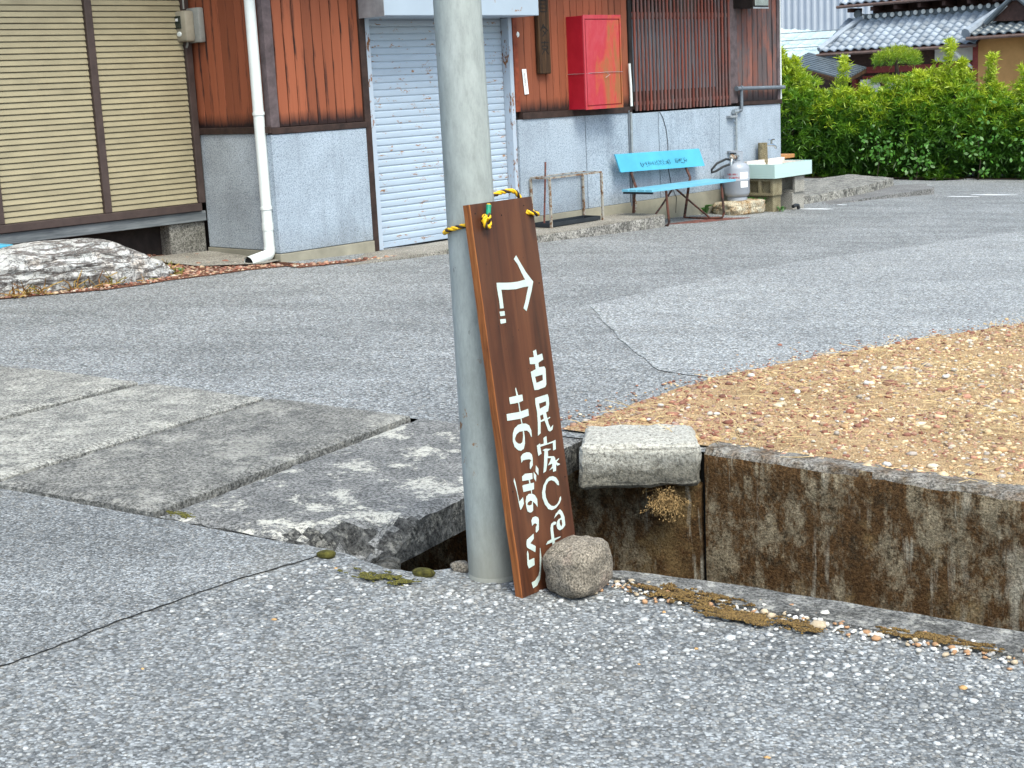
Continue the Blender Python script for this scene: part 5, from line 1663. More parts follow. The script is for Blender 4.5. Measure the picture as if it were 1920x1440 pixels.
# standpipe tap
tp_ = bthing('water_tap', 'chrome garden tap on a wrapped standpipe above the sink', 'tap', 5.755, 0.10, 0.40)
b = MB()
b.tube([(0, 0, -0.20), (0, 0, 0.05), (0.0, 0, 0.255)], [0.050, 0.056, 0.052], 12)
b.build('wrapped_standpipe', 'block_brown', tp_, True)
b = MB()
b.tube([(0.04, -0.01, 0.225), (0.15, -0.04, 0.222), (0.185, -0.05, 0.20), (0.19, -0.052, 0.18)], [0.014, 0.016, 0.014, 0.012], 12)
b.tube([(0.125, -0.034, 0.225), (0.125, -0.034, 0.275)], 0.012, 10)
b.build('spout', 'chrome', tp_, True)
b = MB()
b.tube([(0.085, -0.024, 0.282), (0.165, -0.044, 0.282)], 0.007, 8)
b.tube([(0.115, 0.004, 0.282), (0.135, -0.072, 0.282)], 0.007, 8)
b.build('cross_handle', 'chrome', tp_, True)

# ---- umbrella stand frame
us = bthing('umbrella_stand', 'rusty white wire umbrella stand with a black drip tray', 'stand', 2.30, 0.165, 0.102)
UX0, UX1, UY0, UY1, UH = -0.39, 0.37, -0.115, 0.12, 0.455
for (x, y) in ((UX0, UY0), (UX1, UY0), (UX0, UY1), (UX1, UY1)):
    MB().box(x - 0.010, x + 0.010, y - 0.010, y + 0.010, 0.0, UH).build('leg', 'stand_paint', us)
MB().box(UX0, UX1, UY0 - 0.008, UY0 + 0.008, UH, UH + 0.016).build('top_rail', 'stand_paint', us)
MB().box(UX0, UX1, UY1 - 0.008, UY1 + 0.008, UH, UH + 0.016).build('top_rail', 'stand_paint', us)
for x in (UX0, UX1):
    MB().box(x - 0.008, x + 0.008, UY0 + 0.009, UY1 - 0.009, UH, UH + 0.016).build('end_rail', 'stand_paint', us)
for k in range(1, 8):
    x = UX0 + (UX1 - UX0) * k / 8
    MB().box(x - 0.004, x + 0.004, UY0 + 0.009, UY1 - 0.009, UH + 0.004, UH + 0.012).build('crossbar', 'galvanised', us)
MB().box(UX0 + 0.012, UX1 - 0.012, -0.035, -0.027, UH + 0.0125, UH + 0.019).build('middle_rail', 'galvanised', us)
b = MB()
b.box(UX0 - 0.0, UX1 - 0.02, UY0 + 0.012, UY1 - 0.012, 0.006, 0.014)
b.box(UX0 - 0.0, UX1 - 0.02, UY0 + 0.012, UY0 + 0.018, 0.0145, 0.044).box(UX0, UX1 - 0.02, UY1 - 0.018, UY1 - 0.012, 0.0145, 0.044)
b.box(UX0, UX0 + 0.006, UY0 + 0.0185, UY1 - 0.0185, 0.0145, 0.044).box(UX1 - 0.026, UX1 - 0.02, UY0 + 0.0185, UY1 - 0.0185, 0.0145, 0.044)
b.build('drip_tray', 'black_plastic', us)
st_ = bthing('iron_rod', 'rusty iron rod standing in the umbrella stand', 'rod', 1.99, 0.12, 0.12)
b = MB()
b.tube([(0, 0, 0), (0.03, 0.0, 0.30), (0.055, 0, 0.585)], 0.009, 8)
b.build('rod', 'rusty_red', st_, True)

# ---- bench
bn = bthing('bench', 'light blue plank bench with a rusty bent tube frame, against the dado', 'bench', 3.80, 0.34, -0.035)
SZ = 0.375
BU0, BU1 = -0.735, 0.70
for k in range(4):
    w0 = -0.245 + k * 0.098            # y: front is negative
    y0, y1 = -0.245 + k * 0.098, -0.245 + k * 0.098 + 0.080
    tilt_ = tilted(BU0 + 0.0 * k, BU1, -y1, -y0, SZ + 0.0, SZ + 0.022, SZ - 0.008, SZ + 0.014)
    tilt_.build('seat_slat', 'bench_blue_pale', bn)
for x in (BU0 + 0.02,):
    MB().box(x, x + 0.02, -0.23, 0.13, SZ - 0.022, SZ - 0.003).build('end_batten', 'black_plastic', bn)
b = MB()
vs = []
bk = [(-0.670, 0.185, 0.560), (0.760, 0.185, 0.520), (0.735, 0.235, 0.700), (-0.690, 0.235, 0.735)]
th = Vector((0, 0.018, 0.005))
vs = [Vector(p) for p in bk] + [Vector(p) + th for p in bk]
b.add(vs, [(0, 1, 2, 3), (7, 6, 5, 4), (0, 4, 5, 1), (1, 5, 6, 2), (2, 6, 7, 3), (3, 7, 4, 0)])
bo = b.build('backrest', 'bench_blue', bn)
# worn lettering along the lower half of the backrest
b = MB()
r = random.Random(12)
def bkp(a, t, d=0.0):
    lo = Vector(bk[0]).lerp(Vector(bk[1]), a)
    hi = Vector(bk[3]).lerp(Vector(bk[2]), a)
    return lo.lerp(hi, t) + Vector((0, -0.0015 - d, 0))
x = 0.24
while x < 0.80:
    if 0.595 < x < 0.635:
        x += 0.02
        continue
    wch = r.uniform(0.016, 0.026)
    for q in range(r.randint(7, 11)):
        a0 = x + r.uniform(0, wch)
        t0 = 0.20 + (x - 0.24) * 0.10 + r.uniform(0.0, 0.24)
        if r.random() < 0.5:
            a1, t1 = a0 + r.uniform(0.005, 0.011), t0 + 0.03
        else:
            a1, t1 = a0 + 0.0032, t0 + r.uniform(0.05, 0.12)
        b.quad(bkp(a0, t0), bkp(a1, t0), bkp(a1, t1), bkp(a0, t1))
    x += wch + 0.006
struct(b.build('worn_lettering', 'bench_print', bo), 'stuff')
def leg(name, pts, r_=0.0125):
    MB().tube(pts, r_, 10).build(name, 'bench_steel', bn, True)
leg('front_leg', [(-0.45, -0.20, SZ), (-0.445, -0.21, 0.20), (-0.44, -0.22, 0.06), (-0.435, -0.20, 0.018), (-0.43, -0.12, 0.014), (-0.43, 0.02, 0.014)])
leg('front_leg', [(0.50, -0.20, SZ - 0.005), (0.505, -0.21, 0.20), (0.51, -0.22, 0.05), (0.505, -0.20, 0.008), (0.46, -0.12, 0.004), (0.40, 0.03, 0.004), (0.39, 0.20, 0.006)])
leg('back_leg', [(-0.47, 0.20, 0.14), (-0.47, 0.185, 0.30), (-0.47, 0.16, 0.40), (-0.47, 0.20, 0.50), (-0.47, 0.235, 0.62)], 0.014)
leg('back_leg', [(0.39, 0.20, 0.006), (0.42, 0.185, 0.18), (0.44, 0.165, 0.36), (0.455, 0.16, 0.42), (0.455, 0.20, 0.50), (0.43, 0.235, 0.62)], 0.014)
leg('brace', [(-0.10, -0.03, SZ - 0.012), (-0.30, -0.02, 0.19), (-0.52, 0.0, 0.015)], 0.010)
leg('brace', [(-0.08, -0.03, SZ - 0.012), (0.16, -0.08, 0.18), (0.40, -0.12, 0.012)], 0.010)
# rusty flat iron lying under the bench
fi = bthing('rusty_sheet', 'flat rusty red sheet lying on the road under the bench', 'sheet', 4.05, 0.44, 0)
pts = [(-0.55, 0.02), (-0.2, -0.10), (0.25, -0.16), (0.62, -0.20), (0.40, -0.02), (0.0, 0.05)]
b = MB()
b.add([(x, y, Bg(4.05 + x, 0.44 - y).z + 0.006) for x, y in pts] + [(x, y, Bg(4.05 + x, 0.44 - y).z + 0.001) for x, y in pts], [tuple(range(6)), tuple(range(6, 12))[::-1]] + [(i, 6 + i, 6 + (i + 1) % 6, (i + 1) % 6) for i in range(6)])
o_ = b.build('plate', 'rusty_red', fi)

# ---- gas cylinder on a flat stone
sz_ = Bg(5.04, 0.22).z
rock('flat_stone', 'rusty cream flat stone under the gas cylinder', 'stone', Bg(5.05, 0.25, -0.02), (0.285, 0.17, 0.078), 14, 'stone_rusty', BROT - 0.12, amp=0.10, power=6.0, sub=4, freq=2.5)
gc = bthing('gas_cylinder', 'grey gas cylinder with red print and white labels on a flat stone', 'gas cylinder', 5.06, 0.22, Bg(5.05, 0.25).z + 0.130)
RC = 0.137
prof = [(0.100, 0.0), (0.105, 0.0), (0.108, 0.040), (0.104, 0.048)]
b = MB()
b.lathe(prof + [(0.098, 0.048)], 36)
b.build('foot_ring', 'gas_grey', gc, True)
b = MB()
b.lathe([(0.05, 0.040), (0.095, 0.046), (0.122, 0.062), (RC, 0.095), (RC, 0.225), (RC + 0.002, 0.228), (RC + 0.002, 0.234), (RC, 0.237), (RC, 0.345), (0.128, 0.378), (0.105, 0.402), (0.070, 0.418), (0.03, 0.424), (0.0001, 0.425)], 40)
b.build('shell', 'gas_grey', gc, True, )
b = MB()
seg = 26
for k in range(seg):
    a0 = math.radians(-150 + 300 * k / seg)
    a1 = math.radians(-150 + 300 * (k + 1) / seg)
    def cp(a, r_, z): return (r_ * math.cos(a + 2.2), r_ * math.sin(a + 2.2), z)
    lo = 0.405 if (k < 8 or k > 18) else 0.405
    b.add([cp(a0, 0.078, lo), cp(a1, 0.078, lo), cp(a1, 0.078, 0.435), cp(a0, 0.078, 0.435), cp(a0, 0.074, lo), cp(a1, 0.074, lo), cp(a1, 0.074, 0.435), cp(a0, 0.074, 0.435)], [(0, 1, 2, 3), (7, 6, 5, 4), (3, 2, 6, 7), (0, 3, 7, 4), (1, 5, 6, 2)])
    b.add([cp(a0, 0.078, 0.515), cp(a1, 0.078, 0.515), cp(a1, 0.078, 0.535), cp(a0, 0.078, 0.535), cp(a0, 0.074, 0.515), cp(a1, 0.074, 0.515), cp(a1, 0.074, 0.535), cp(a0, 0.074, 0.535)], [(0, 1, 2, 3), (7, 6, 5, 4), (3, 2, 6, 7), (0, 1, 5, 4), (0, 3, 7, 4), (1, 5, 6, 2)])
for a in (-150, -60, 30, 120):
    a0, a1 = math.radians(a) + 2.2, math.radians(a + 26) + 2.2
    b.add([(0.0775 * math.cos(a0), 0.0775 * math.sin(a0), 0.432), (0.0775 * math.cos(a1), 0.0775 * math.sin(a1), 0.432), (0.0775 * math.cos(a1), 0.0775 * math.sin(a1), 0.518), (0.0775 * math.cos(a0), 0.0775 * math.sin(a0), 0.518)], [(0, 1, 2, 3)])
b.build('guard', 'gas_grey', gc, False)
b = MB()
b.tube([(0, 0, 0.42), (0, 0, 0.475)], 0.018, 12)
b.tube([(0, 0, 0.475), (0, 0, 0.50)], 0.030, 12)
b.build('valve', 'grey_metal', gc, True)
def on_cyl(ang0, ang1, z0, z1, rr_=None, n=6):
    rr_ = rr_ or RC + 0.0012
    vs, fs = [], []
    for i in range(n + 1):
        a = math.radians(ang0 + (ang1 - ang0) * i / n)
        vs += [(rr_ * math.cos(a), rr_ * math.sin(a), z0), (rr_ * math.cos(a), rr_ * math.sin(a), z1)]
    fs = [(2 * i, 2 * i + 2, 2 * i + 3, 2 * i + 1) for i in range(n)]
    return vs, fs
# angle of the side that faces the street corner
CA = math.degrees(math.atan2(-16.3, -2.6)) - math.degrees(BROT)
for (a0, a1, z0, z1) in ((CA + 14, CA + 58, 0.248, 0.318), (CA + 16, CA + 56, 0.155, 0.222)):
    MB().add(*on_cyl(a0, a1, z0, z1)).build('label', 'white_paper', gc)
b = MB()
r = random.Random(2)
for (zrow, a_s, a_e) in ((0.288, -48, 2), (0.252, -38, 10)):
    a = a_s
    while a < a_e:
        w_ = r.uniform(4.0, 5.5)
        for q in range(4):
            z0 = zrow + r.uniform(0, 0.016)
            if r.random() < 0.5:
                b.add(*on_cyl(CA + a + r.uniform(0, 3), CA + a + 4.4, z0, z0 + 0.0045, RC + 0.0012, 2))
            else:
                q0 = CA + a + r.uniform(0, 4)
                b.add(*on_cyl(q0, q0 + 1.4, zrow, zrow + 0.022, RC + 0.0012, 1))
        a += w_ + 0.8
struct(b.build('red_print', 'red_ink', gc), 'stuff')
b = MB()
b.add(*on_cyl(CA + 2, CA + 7, 0.385, 0.398, 0.1235, 2)).add(*on_cyl(CA + 9, CA + 14, 0.385, 0.398, 0.1235, 2)).add(*on_cyl(CA + 16, CA + 20, 0.385, 0.398, 0.1235, 2))
struct(b.build('white_print', 'white_paper', gc), 'stuff')
# regulator and hose
rg = bthing('regulator_hose', 'cream gas regulator with a looped black hose on the cylinder', 'hose', 5.06, 0.22, Bg(5.05, 0.25).z + 0.60)
b = MB()
b.tube([(-0.02, 0.0, 0.005), (-0.07, -0.01, 0.01), (-0.11, -0.02, 0.012), (-0.15, -0.03, 0.0)], [0.020, 0.026, 0.034, 0.016], 14)
b.build('regulator', 'stand_paint', rg, True)
MB().box(-0.115, -0.075, -0.05, 0.01, 0.040, 0.058, 0.004).build('cap', 'black_plastic', rg)
b = MB()
b.tube([(-0.15, -0.04, -0.01), (-0.18, -0.05, -0.04), (-0.18, -0.05, -0.07)], 0.016, 10)
b.build('cock', 'galvanised', rg, True)
b = MB()
b.tube([(-0.17, -0.03, -0.01), (-0.23, -0.02, 0.0), (-0.33, 0.03, -0.04), (-0.40, 0.05, -0.10), (-0.40, 0.05, -0.13), (-0.35, 0.03, -0.12), (-0.26, 0.0, -0.08), (-0.19, -0.03, -0.06)], 0.0125, 10)
b.build('hose', 'black_rubber', rg, True)

# ---- sink on concrete blocks
BLK_G = 'concrete blocks under the sink'
def cblock(label, u, w, z, L, Wd, H, mat, holes='', rz=0.0):
    """hollow concrete block; holes open towards -x ('x') or the street ('y')"""
    t = bthing('concrete_block', label, 'block', u, w, z, BLK_G)
    t.rotation_euler = (0, 0, BROT + rz)
    b = MB()
    if not holes:
        b.box(0, L, 0, Wd, 0, H, 0.004)
        b.build('body', mat, t)
        return
    f = 0.028
    if holes == 'y':
        span, n = L, 2
        b.box(0, L, 0.06, Wd, 0.0005, H - 0.0005)
        b.box(0, L, 0, 0.0595, 0, f).box(0, L, 0, 0.0595, H - f, H)
        hw = (span - f * (n + 1)) / n
        for i in range(n + 1):
            x = i * (hw + f)
            b.box(x, x + f, 0, 0.0595, f + 0.0004, H - f - 0.0004)
    else:
        span, n = Wd, 2
        b.box(0.06, L, 0, Wd, 0.0005, H - 0.0005)
        b.box(0, 0.0595, 0, Wd, 0, f).box(0, 0.0595, 0, Wd, H - f, H)
        hw = (span - f * (n + 1)) / n
        for i in range(n + 1):
            y = i * (hw + f)
            b.box(0, 0.0595, y, y + f, f + 0.0004, H - f - 0.0004)
    b.build('body', mat, t)
gb = Bg(5.5, 0.4).z
cblock('brown stained concrete block standing on the road, under the near end of the sink', 5.42, 0.44, gb - 0.01, 0.16, 0.30, 0.190, 'block_brown')
cblock('brown hollow concrete block with open cells, on top of the near stack', 5.39, 0.46, gb + 0.181, 0.185, 0.34, 0.185, 'block_brown', 'x')
cblock('pale grey concrete block standing on the road, under the far end of the sink', 5.82, 0.44, gb - 0.02, 0.24, 0.26, 0.20, 'block_grey')
cblock('pale hollow concrete block on top of the far stack', 5.84, 0.46, gb + 0.181, 0.20, 0.36, 0.185, 'block_grey', 'x')
sk = bthing('stone_sink', 'pale green mosaic tiled outdoor sink standing on concrete blocks', 'sink', 5.37, 0.50, gb + 0.368)
SL, SD = 0.765, 0.40
def sink_body():
    t = 0.045
    b = MB()
    b.box(0, SL, 0, SD, 0, 0.035)
    b.box(0, SL, 0, t, 0.0355, 0.152)
    b.box(0, t, t + 0.0005, SD, 0.0355, 0.152)
    b.box(SL - t, SL, t + 0.0005, SD, 0.0355, 0.152)
    b.box(t + 0.0005, SL - t - 0.0005, SD - t, SD, 0.0355, 0.152)
    return b
sink_body().build('basin', 'sink_tile', sk)
b = MB()
b.box(0.0005, SL - 0.0005, SD - 0.044, SD + 0.001, 0.1525, 0.185)
b.add([(SL - 0.16, SD - 0.045, 0.153), (SL, SD - 0.045, 0.153), (SL - 0.16, SD - 0.045, 0.19)], [(0, 1, 2)])
b.build('back_upstand', 'sink_inside', sk)
b = MB()
b.box(0.046, SL - 0.046, 0.046, 0.050, 0.036, 0.150).box(0.046, 0.050, 0.0505, SD - 0.046, 0.036, 0.150).box(SL - 0.050, SL - 0.046, 0.0505, SD - 0.046, 0.036, 0.150)
b.box(0.0505, SL - 0.0505, SD - 0.050, SD - 0.046, 0.036, 0.150).box(0.0505, SL - 0.0505, 0.0505, SD - 0.0505, 0.0355, 0.040)
b.build('lining', 'sink_inside', sk)
MB().box(0.006, SL - 0.006, 0.006, SD - 0.006, -0.006, -0.0005).build('underside', 'black_and_shade', sk)

# weeds by the blocks
def weed(label, u, w, n, hgt, seed, cat='weed'):
    r = random.Random(seed)
    org = Bg(u, w)
    V, F, Cc = [], [], []
    for i in range(n):
        a = r.uniform(0, 6.28)
        L = hgt * r.uniform(0.6, 1.1)
        wd_ = L * r.uniform(0.10, 0.16)
        d = Vector((math.cos(a), math.sin(a), 0))
        s = Vector((-d.y, d.x, 0)) * wd_
        p0 = Vector((r.uniform(-0.03, 0.03), r.uniform(-0.03, 0.03), 0))
        p1 = p0 + d * L * 0.28 + Vector((0, 0, L * 0.75))
        p2 = p0 + d * L * 0.75 + Vector((0, 0, L * 0.75))
        k = len(V)
        V += [p0, p1 - s, p1 + s, p2, (p1 + Vector((0, 0, -0.01)))]
        F += [(k, k + 1, k + 4), (k, k + 4, k + 2), (k + 1, k + 3, k + 4), (k + 4, k + 3, k + 2)]
        c = (0.075 * r.uniform(0.7, 1.2), 0.20 * r.uniform(0.7, 1.2), 0.05)
        Cc += [c] * 5
    o = raw_mesh('weed', np.array([tuple(p) for p in V]), np.array(F), np.array(Cc), 'leaf')
    o.location = org
    return tag(o, label, cat, 'weeds at the foot of the workshop')
weed('bright green leafy weed between the flat stone and the brown blocks', 5.36, 0.30, 14, 0.20, 1)
weed('low green weed on the road in front of the brown blocks', 5.50, 0.50, 16, 0.07, 2)
weed('small dark weed at the wall behind the right bench leg', 4.68, 0.05, 12, 0.13, 3)
weed('tiny green sprout on the kerb just left of the pole', 0.30, 0.60, 10, 0.05, 4)
weed('small green sprout on the chips right of the white rock', -2.05, 0.02, 12, 0.06, 5)

# black drain hose end by the blocks
dh = bthing('drain_hose', 'short black bent hose end on the ground beside the grey block', 'hose', 5.78, 0.48, gb)
b = MB()
b.tube([(-0.06, -0.03, 0.035), (-0.01, -0.03, 0.045), (0.04, -0.03, 0.04), (0.05, -0.035, 0.0)], 0.020, 10)
b.build('hose', 'black_rubber', dh, True)

# orange table end behind the corner
tb = bthing('wooden_table', 'orange wooden table top showing past the workshop corner', 'table', 7.0, -0.55, Bg(7.0, -0.5).z)
MB().box(-0.80, -0.02, -0.30, 0.30, 0.50, 0.545, 0.004).build('table_top', 'table_wood', tb)
for (x, y) in ((-0.75, -0.25), (-0.10, -0.25), (-0.75, 0.25), (-0.10, 0.25)):
    MB().box(x, x + 0.05, y, y + 0.05, 0, 0.4995).build('leg', 'wood_dark', tb)

# low concrete slabs on the ground past the corner
def far_slab(label, pts, h, mat, group):
    o = bpy.data.objects.new('ground_slab', None)
    p3 = [B(u, w) for u, w in pts]
    j = jag([Vector((p.x, p.y)) for p in p3], 0.07, 0.025, True, int(h * 1000))
    z0 = min(gz(p.x, p.y) for p in p3) - 0.1
    zt = sum(gz(p.x, p.y) for p in p3) / len(p3) + h
    org = Vector((p3[0].x, p3[0].y, zt - h))
    b = MB().prism([(p.x, p.y) for p in j], z0, zt)
    rel(b, org)
    bpy.data.objects.remove(o)
    o = b.build('ground_slab', mat)
    o.location = org
    return tag(o, label, 'slab', group)
far_slab('long rough concrete slab on the ground past the workshop corner', [(6.36, 0.16), (6.36, -1.2), (9.9, -1.2), (9.33, -0.21), (8.2, 0.02)], 0.10, 'far_slab_rough', 'ground slabs past the workshop')
far_slab('low flat concrete slab in front of the rough slab', [(6.40, 0.40), (6.42, 0.17), (8.2, 0.03), (9.35, -0.18), (9.60, 0.10), (8.95, 0.56), (7.6, 0.42)], 0.035, 'far_slab', 'ground slabs past the workshop')
# worn white paint marks on the road
for i, (u, w, L, wd_) in enumerate(((6.02, 0.62, 0.40, 0.05), (9.30, 1.20, 0.62, 0.06), (8.75, 1.05, 0.42, 0.04), (9.05, 0.28, 0.34, 0.05), (6.7, 0.55, 0.12, 0.03))):
    c0 = B(u, w)
    pts = [Vector((c0.x + math.cos(t) * L * 0.5, c0.y + math.sin(t) * wd_)) for t in np.arange(0, 6.28, 0.5)]
    sheet('road_marking', [tuple(p) for p in jag(pts, 0.04, 0.02, True, i)], 0.006 if i != 3 else 0.05, 'white_mark')

# ---- the big white rock
def white_rock():
    nx, na = 90, 40
    vs, fs = [], []
    prof = [(-2.0, 0.10), (-1.75, 0.22), (-1.3, 0.27), (-0.95, 0.265), (-0.60, 0.31), (-0.30, 0.345), (0.0, 0.345), (0.22, 0.335), (0.42, 0.25), (0.56, 0.19), (0.70, 0.13), (0.78, 0.06), (0.82, 0.0)]
    xs = [p[0] for p in prof]
    hs = [p[1] for p in prof]
    for i in range(nx + 1):
        x = -2.0 + 2.80 * i / nx
        h = float(np.interp(x, xs, hs))
        dp_ = 0.10 + 0.27 * min(1, h / 0.3)
        for k in range(na + 1):
            a = math.pi * k / na
            ca, sa = math.cos(a), math.sin(a)
            y = -dp_ * math.copysign(abs(ca) ** 0.55, ca)
            z = h * abs(sa) ** 0.6
            q = Vector((x * 2.2, y * 3, z * 5))
            n = mnoise.fractal(q, 0.85, 2.1, 6) * 0.030
            led = 0.055 * (abs((z * 13 + 0.9 * mnoise.noise(Vector((x * 2, 1, 0)))) % 1 - 0.5) - 0.25) * (1 if k < na * 0.5 else 0.2)
            if k < na * 0.5:
                y += n * 0.9 + led + 0.012 * mnoise.noise(Vector((x * 14, 3, z * 14)))
            z += n * (0.6 if 0.1 < k / na < 0.9 else 0)
            vs.append((x, y, z - 0.03))
    m = na + 1
    fs = [(i * m + k, (i + 1) * m + k, (i + 1) * m + k + 1, i * m + k + 1) for i in range(nx) for k in range(na)]
    fs += [tuple(range(m)), tuple(range(nx * m, nx * m + m))[::-1]]
    o = MB().add(vs, fs).build('white_rock', 'white_rock', None, True, 30)
    p = Bg(-2.85, -0.16)
    o.location = p
    o.rotation_euler = (0, math.radians(1.5), BROT - math.radians(2))
    tag(o, 'large white layered rock with dark veins, in front of the louvred shutters', 'rock')
white_rock()
# tufts of dry grass along its foot
N = 420
tt = rng.uniform(-1.3, 0.75, N)
cl = np.array([mnoise.noise(Vector((float(t) * 4.5, 0, 5))) for t in tt])
tt = tt[cl > -0.12]
N = len(tt)
pu = -2.85 + tt
pw = 0.20 + rng.normal(0, 0.03, N) + 0.0 * tt - np.clip(tt - 0.1, 0, 1) * 0.25
x = OX + DX * pu + NX * pw
y = OY + DY * pu + NY * pw
gcol = np.array([(0.30, 0.17, 0.055), (0.20, 0.10, 0.035), (0.36, 0.24, 0.07), (0.19, 0.17, 0.04)])
struct(straws('dry_grass', x, y, zgrid(x, y) + 0.005, rng.uniform(0.05, 0.15, N), gcol[rng.integers(0, 4, N)], 1.0, 0.0045), 'stuff')
# pale blue crate end at the left edge
cb = bthing('blue_board', 'light blue painted board end under the louvres at the left edge', 'board', -3.205, -0.50, 0.455)
MB().box(-0.85, 0.07, -0.10, 0.10, 0.0, 0.035, 0.003).build('plank', 'bench_blue', cb)
MB().box(-0.80, -0.74, -0.08, 0.08, -0.29, -0.0005).build('leg', 'bench_steel', cb)
MB().box(-0.06, 0.0, -0.08, 0.08, -0.29, -0.0005).build('leg', 'bench_steel', cb)

# ------------------------------------------------------------------ hedge
def tuft_cloud(P, D, L, nbl, col, width=0.085, spread=0.9):
    """rosettes of narrow leaves: P (N,3) centres, D (N,3) axes, L (N,) leaf length, col (N,3)"""
    N = len(P)
    D = D / np.linalg.norm(D, axis=1, keepdims=True)
    a = rng.normal(0, 1, (N, nbl, 3))
    dirs = D[:, None, :] * rng.uniform(0.25, 1.2, (N, nbl, 1)) + a / np.linalg.norm(a, axis=2, keepdims=True) * spread
    dirs /= np.linalg.norm(dirs, axis=2, keepdims=True)
    side = np.cross(dirs, rng.normal(0, 1, (N, nbl, 3)))
    side /= np.linalg.norm(side, axis=2, keepdims=True) + 1e-9
    ln = (L[:, None] * rng.uniform(0.65, 1.15, (N, nbl)))[:, :, None]
    base = P[:, None, :] + rng.normal(0, 0.012, (N, nbl, 3))
    tip = base + dirs * ln
    tip[:, :, 2] -= (ln[:, :, 0] ** 2) * 0.9
    mid = base + dirs * ln * 0.5
    w = ln * width
    V = np.stack([base, mid - side * w, tip, mid + side * w], 2).reshape(-1, 3)
    F = np.arange(len(V)).reshape(-1, 4)
    C = col[:, None, :] * rng.uniform(0.75, 1.25, (N, nbl, 1))
    C = np.repeat(C.reshape(-1, 3), 4, 0)
    return V, F, C
OLD = np.array((0.036, 0.100, 0.012))
MID = np.array((0.125, 0.255, 0.022))
NEW = np.array((0.43, 0.50, 0.035))
def shrub(label, x, y, rx, ry, h, seed, leaders, group, n=1700, leafL=0.115, tip=0.5):
    global rng
    rng = np.random.default_rng(100 + seed)
    h *= 1.07
    z0 = gz(x, y)
    t = thing('hedge_shrub', label, 'shrub', (x, y, z0), 0, group)
    # body: upright egg with an uneven outline
    u = rng.normal(0, 1, (n, 3))
    u /= np.linalg.norm(u, axis=1, keepdims=True)
    r = rng.uniform(0.35, 1.0, n) ** 0.5
    lump = np.array([mnoise.fractal(Vector((float(p[0]) * 1.9 + seed * 7, float(p[1]) * 1.9, float(p[2]) * 1.9)), 0.8, 2, 3) for p in u])
    r = r * (1 + 0.34 * lump)
    P = np.stack([u[:, 0] * r * rx, u[:, 1] * r * ry, h * 0.46 + u[:, 2] * r * h * 0.52], 1)
    P[:, 2] = np.maximum(P[:, 2], 0.03)
    D = u + np.array([0, -0.1, 0.55])
    hi = np.clip((P[:, 2] / h - 0.35) / 0.65, 0, 1)
    mixf = np.clip(hi * 0.95 + rng.normal(0, 0.22, n) + 0.25 * lump, 0, 1)[:, None]
    col = np.where(mixf < tip, OLD + (MID - OLD) * (mixf / tip), MID + (NEW - MID) * ((mixf - tip) / (1 - tip)) * 0.8)
    Ls = np.full(n, leafL)
    # leaders: upright shoots that stand clear of the body
    for (dx, top, wd_) in leaders:
        m = 70
        tt = rng.uniform(0.0, 1, m) ** 0.8
        q = np.stack([dx + rng.normal(0, 1, m) * wd_ * (1.05 - tt), rng.normal(0, 0.10, m), h * 0.72 + (top - h * 0.72) * tt], 1)
        P = np.concatenate([P, q])
        D = np.concatenate([D, np.stack([rng.normal(0, 0.3, m), rng.normal(0, 0.3, m), np.ones(m)], 1)])
        cc = MID + (NEW - MID) * np.clip(0.25 + tt * 0.75 + rng.normal(0, 0.12, m), 0, 1.1)[:, None]
        col = np.concatenate([col, cc])
        Ls = np.concatenate([Ls, np.full(m, leafL * 0.9)])
    V, F, C = tuft_cloud(P, D, Ls, 14, col, 0.075)
    raw_mesh('foliage', V, F, C, 'leaf', t)
    b = MB()
    rr_ = random.Random(seed)
    for k in range(5):
        a = rr_.uniform(0, 6.28)
        b.tube([(0.05 * math.cos(a), 0.05 * math.sin(a), -0.05), (rx * 0.3 * math.cos(a), ry * 0.3 * math.sin(a), h * 0.4), (rx * 0.5 * math.cos(a), ry * 0.5 * math.sin(a), h * 0.8)], [0.025, 0.017, 0.008], 7)
    for (dx, top, wd_) in leaders:
        b.tube([(dx * 0.5, 0, h * 0.3), (dx, 0, h * 0.7), (dx, 0, top - 0.04)], [0.012, 0.009, 0.004], 6)
    b.build('stems', 'bark', t, True)
    return t
sheet('hedge_bed', [(2.6, 21.75), (9.2, 21.15), (9.4, 22.9), (2.8, 23.0)], 0.008, 'dark_soil')
HG = 'narrow leaved evergreen shrubs forming the hedge'
shrub('tall yellow green hedge shrub right behind the workshop corner', 4.22, 22.05, 0.58, 0.50, 1.52, 1, [(-0.05, 1.85, 0.11), (0.18, 1.72, 0.10)], HG)
shrub('hedge shrub with a single pointed leader, second from the workshop', 4.98, 21.98, 0.52, 0.48, 1.20, 2, [(0.10, 1.72, 0.10)], HG)
shrub('low dark hedge shrub before the white shoji panels', 5.55, 21.95, 0.52, 0.46, 1.22, 3, [(-0.16, 1.28, 0.10)], HG)
shrub('bushy hedge shrub in the middle of the hedge, below the topiary pine', 6.08, 21.85, 0.54, 0.46, 1.42, 4, [(0.10, 1.50, 0.10)], HG)
shrub('tall hedge shrub with the highest leader, left of the ochre wall', 6.62, 21.80, 0.50, 0.46, 1.45, 5, [(-0.02, 1.96, 0.06), (0.15, 1.68, 0.09)], HG)
shrub('hedge shrub with a thin yellow leader in front of the ochre wall', 7.22, 21.70, 0.50, 0.46, 1.28, 6, [(-0.05, 1.76, 0.05)], HG)
shrub('yellow green hedge shrub at the right edge of the photo', 7.80, 21.60, 0.52, 0.46, 1.28, 7, [(-0.17, 1.60, 0.07), (0.2, 1.45, 0.09)], HG)
shrub('hedge shrub just past the right edge of the photo', 8.45, 21.50, 0.52, 0.46, 1.25, 8, [(0.0, 1.5, 0.09)], HG, 900)
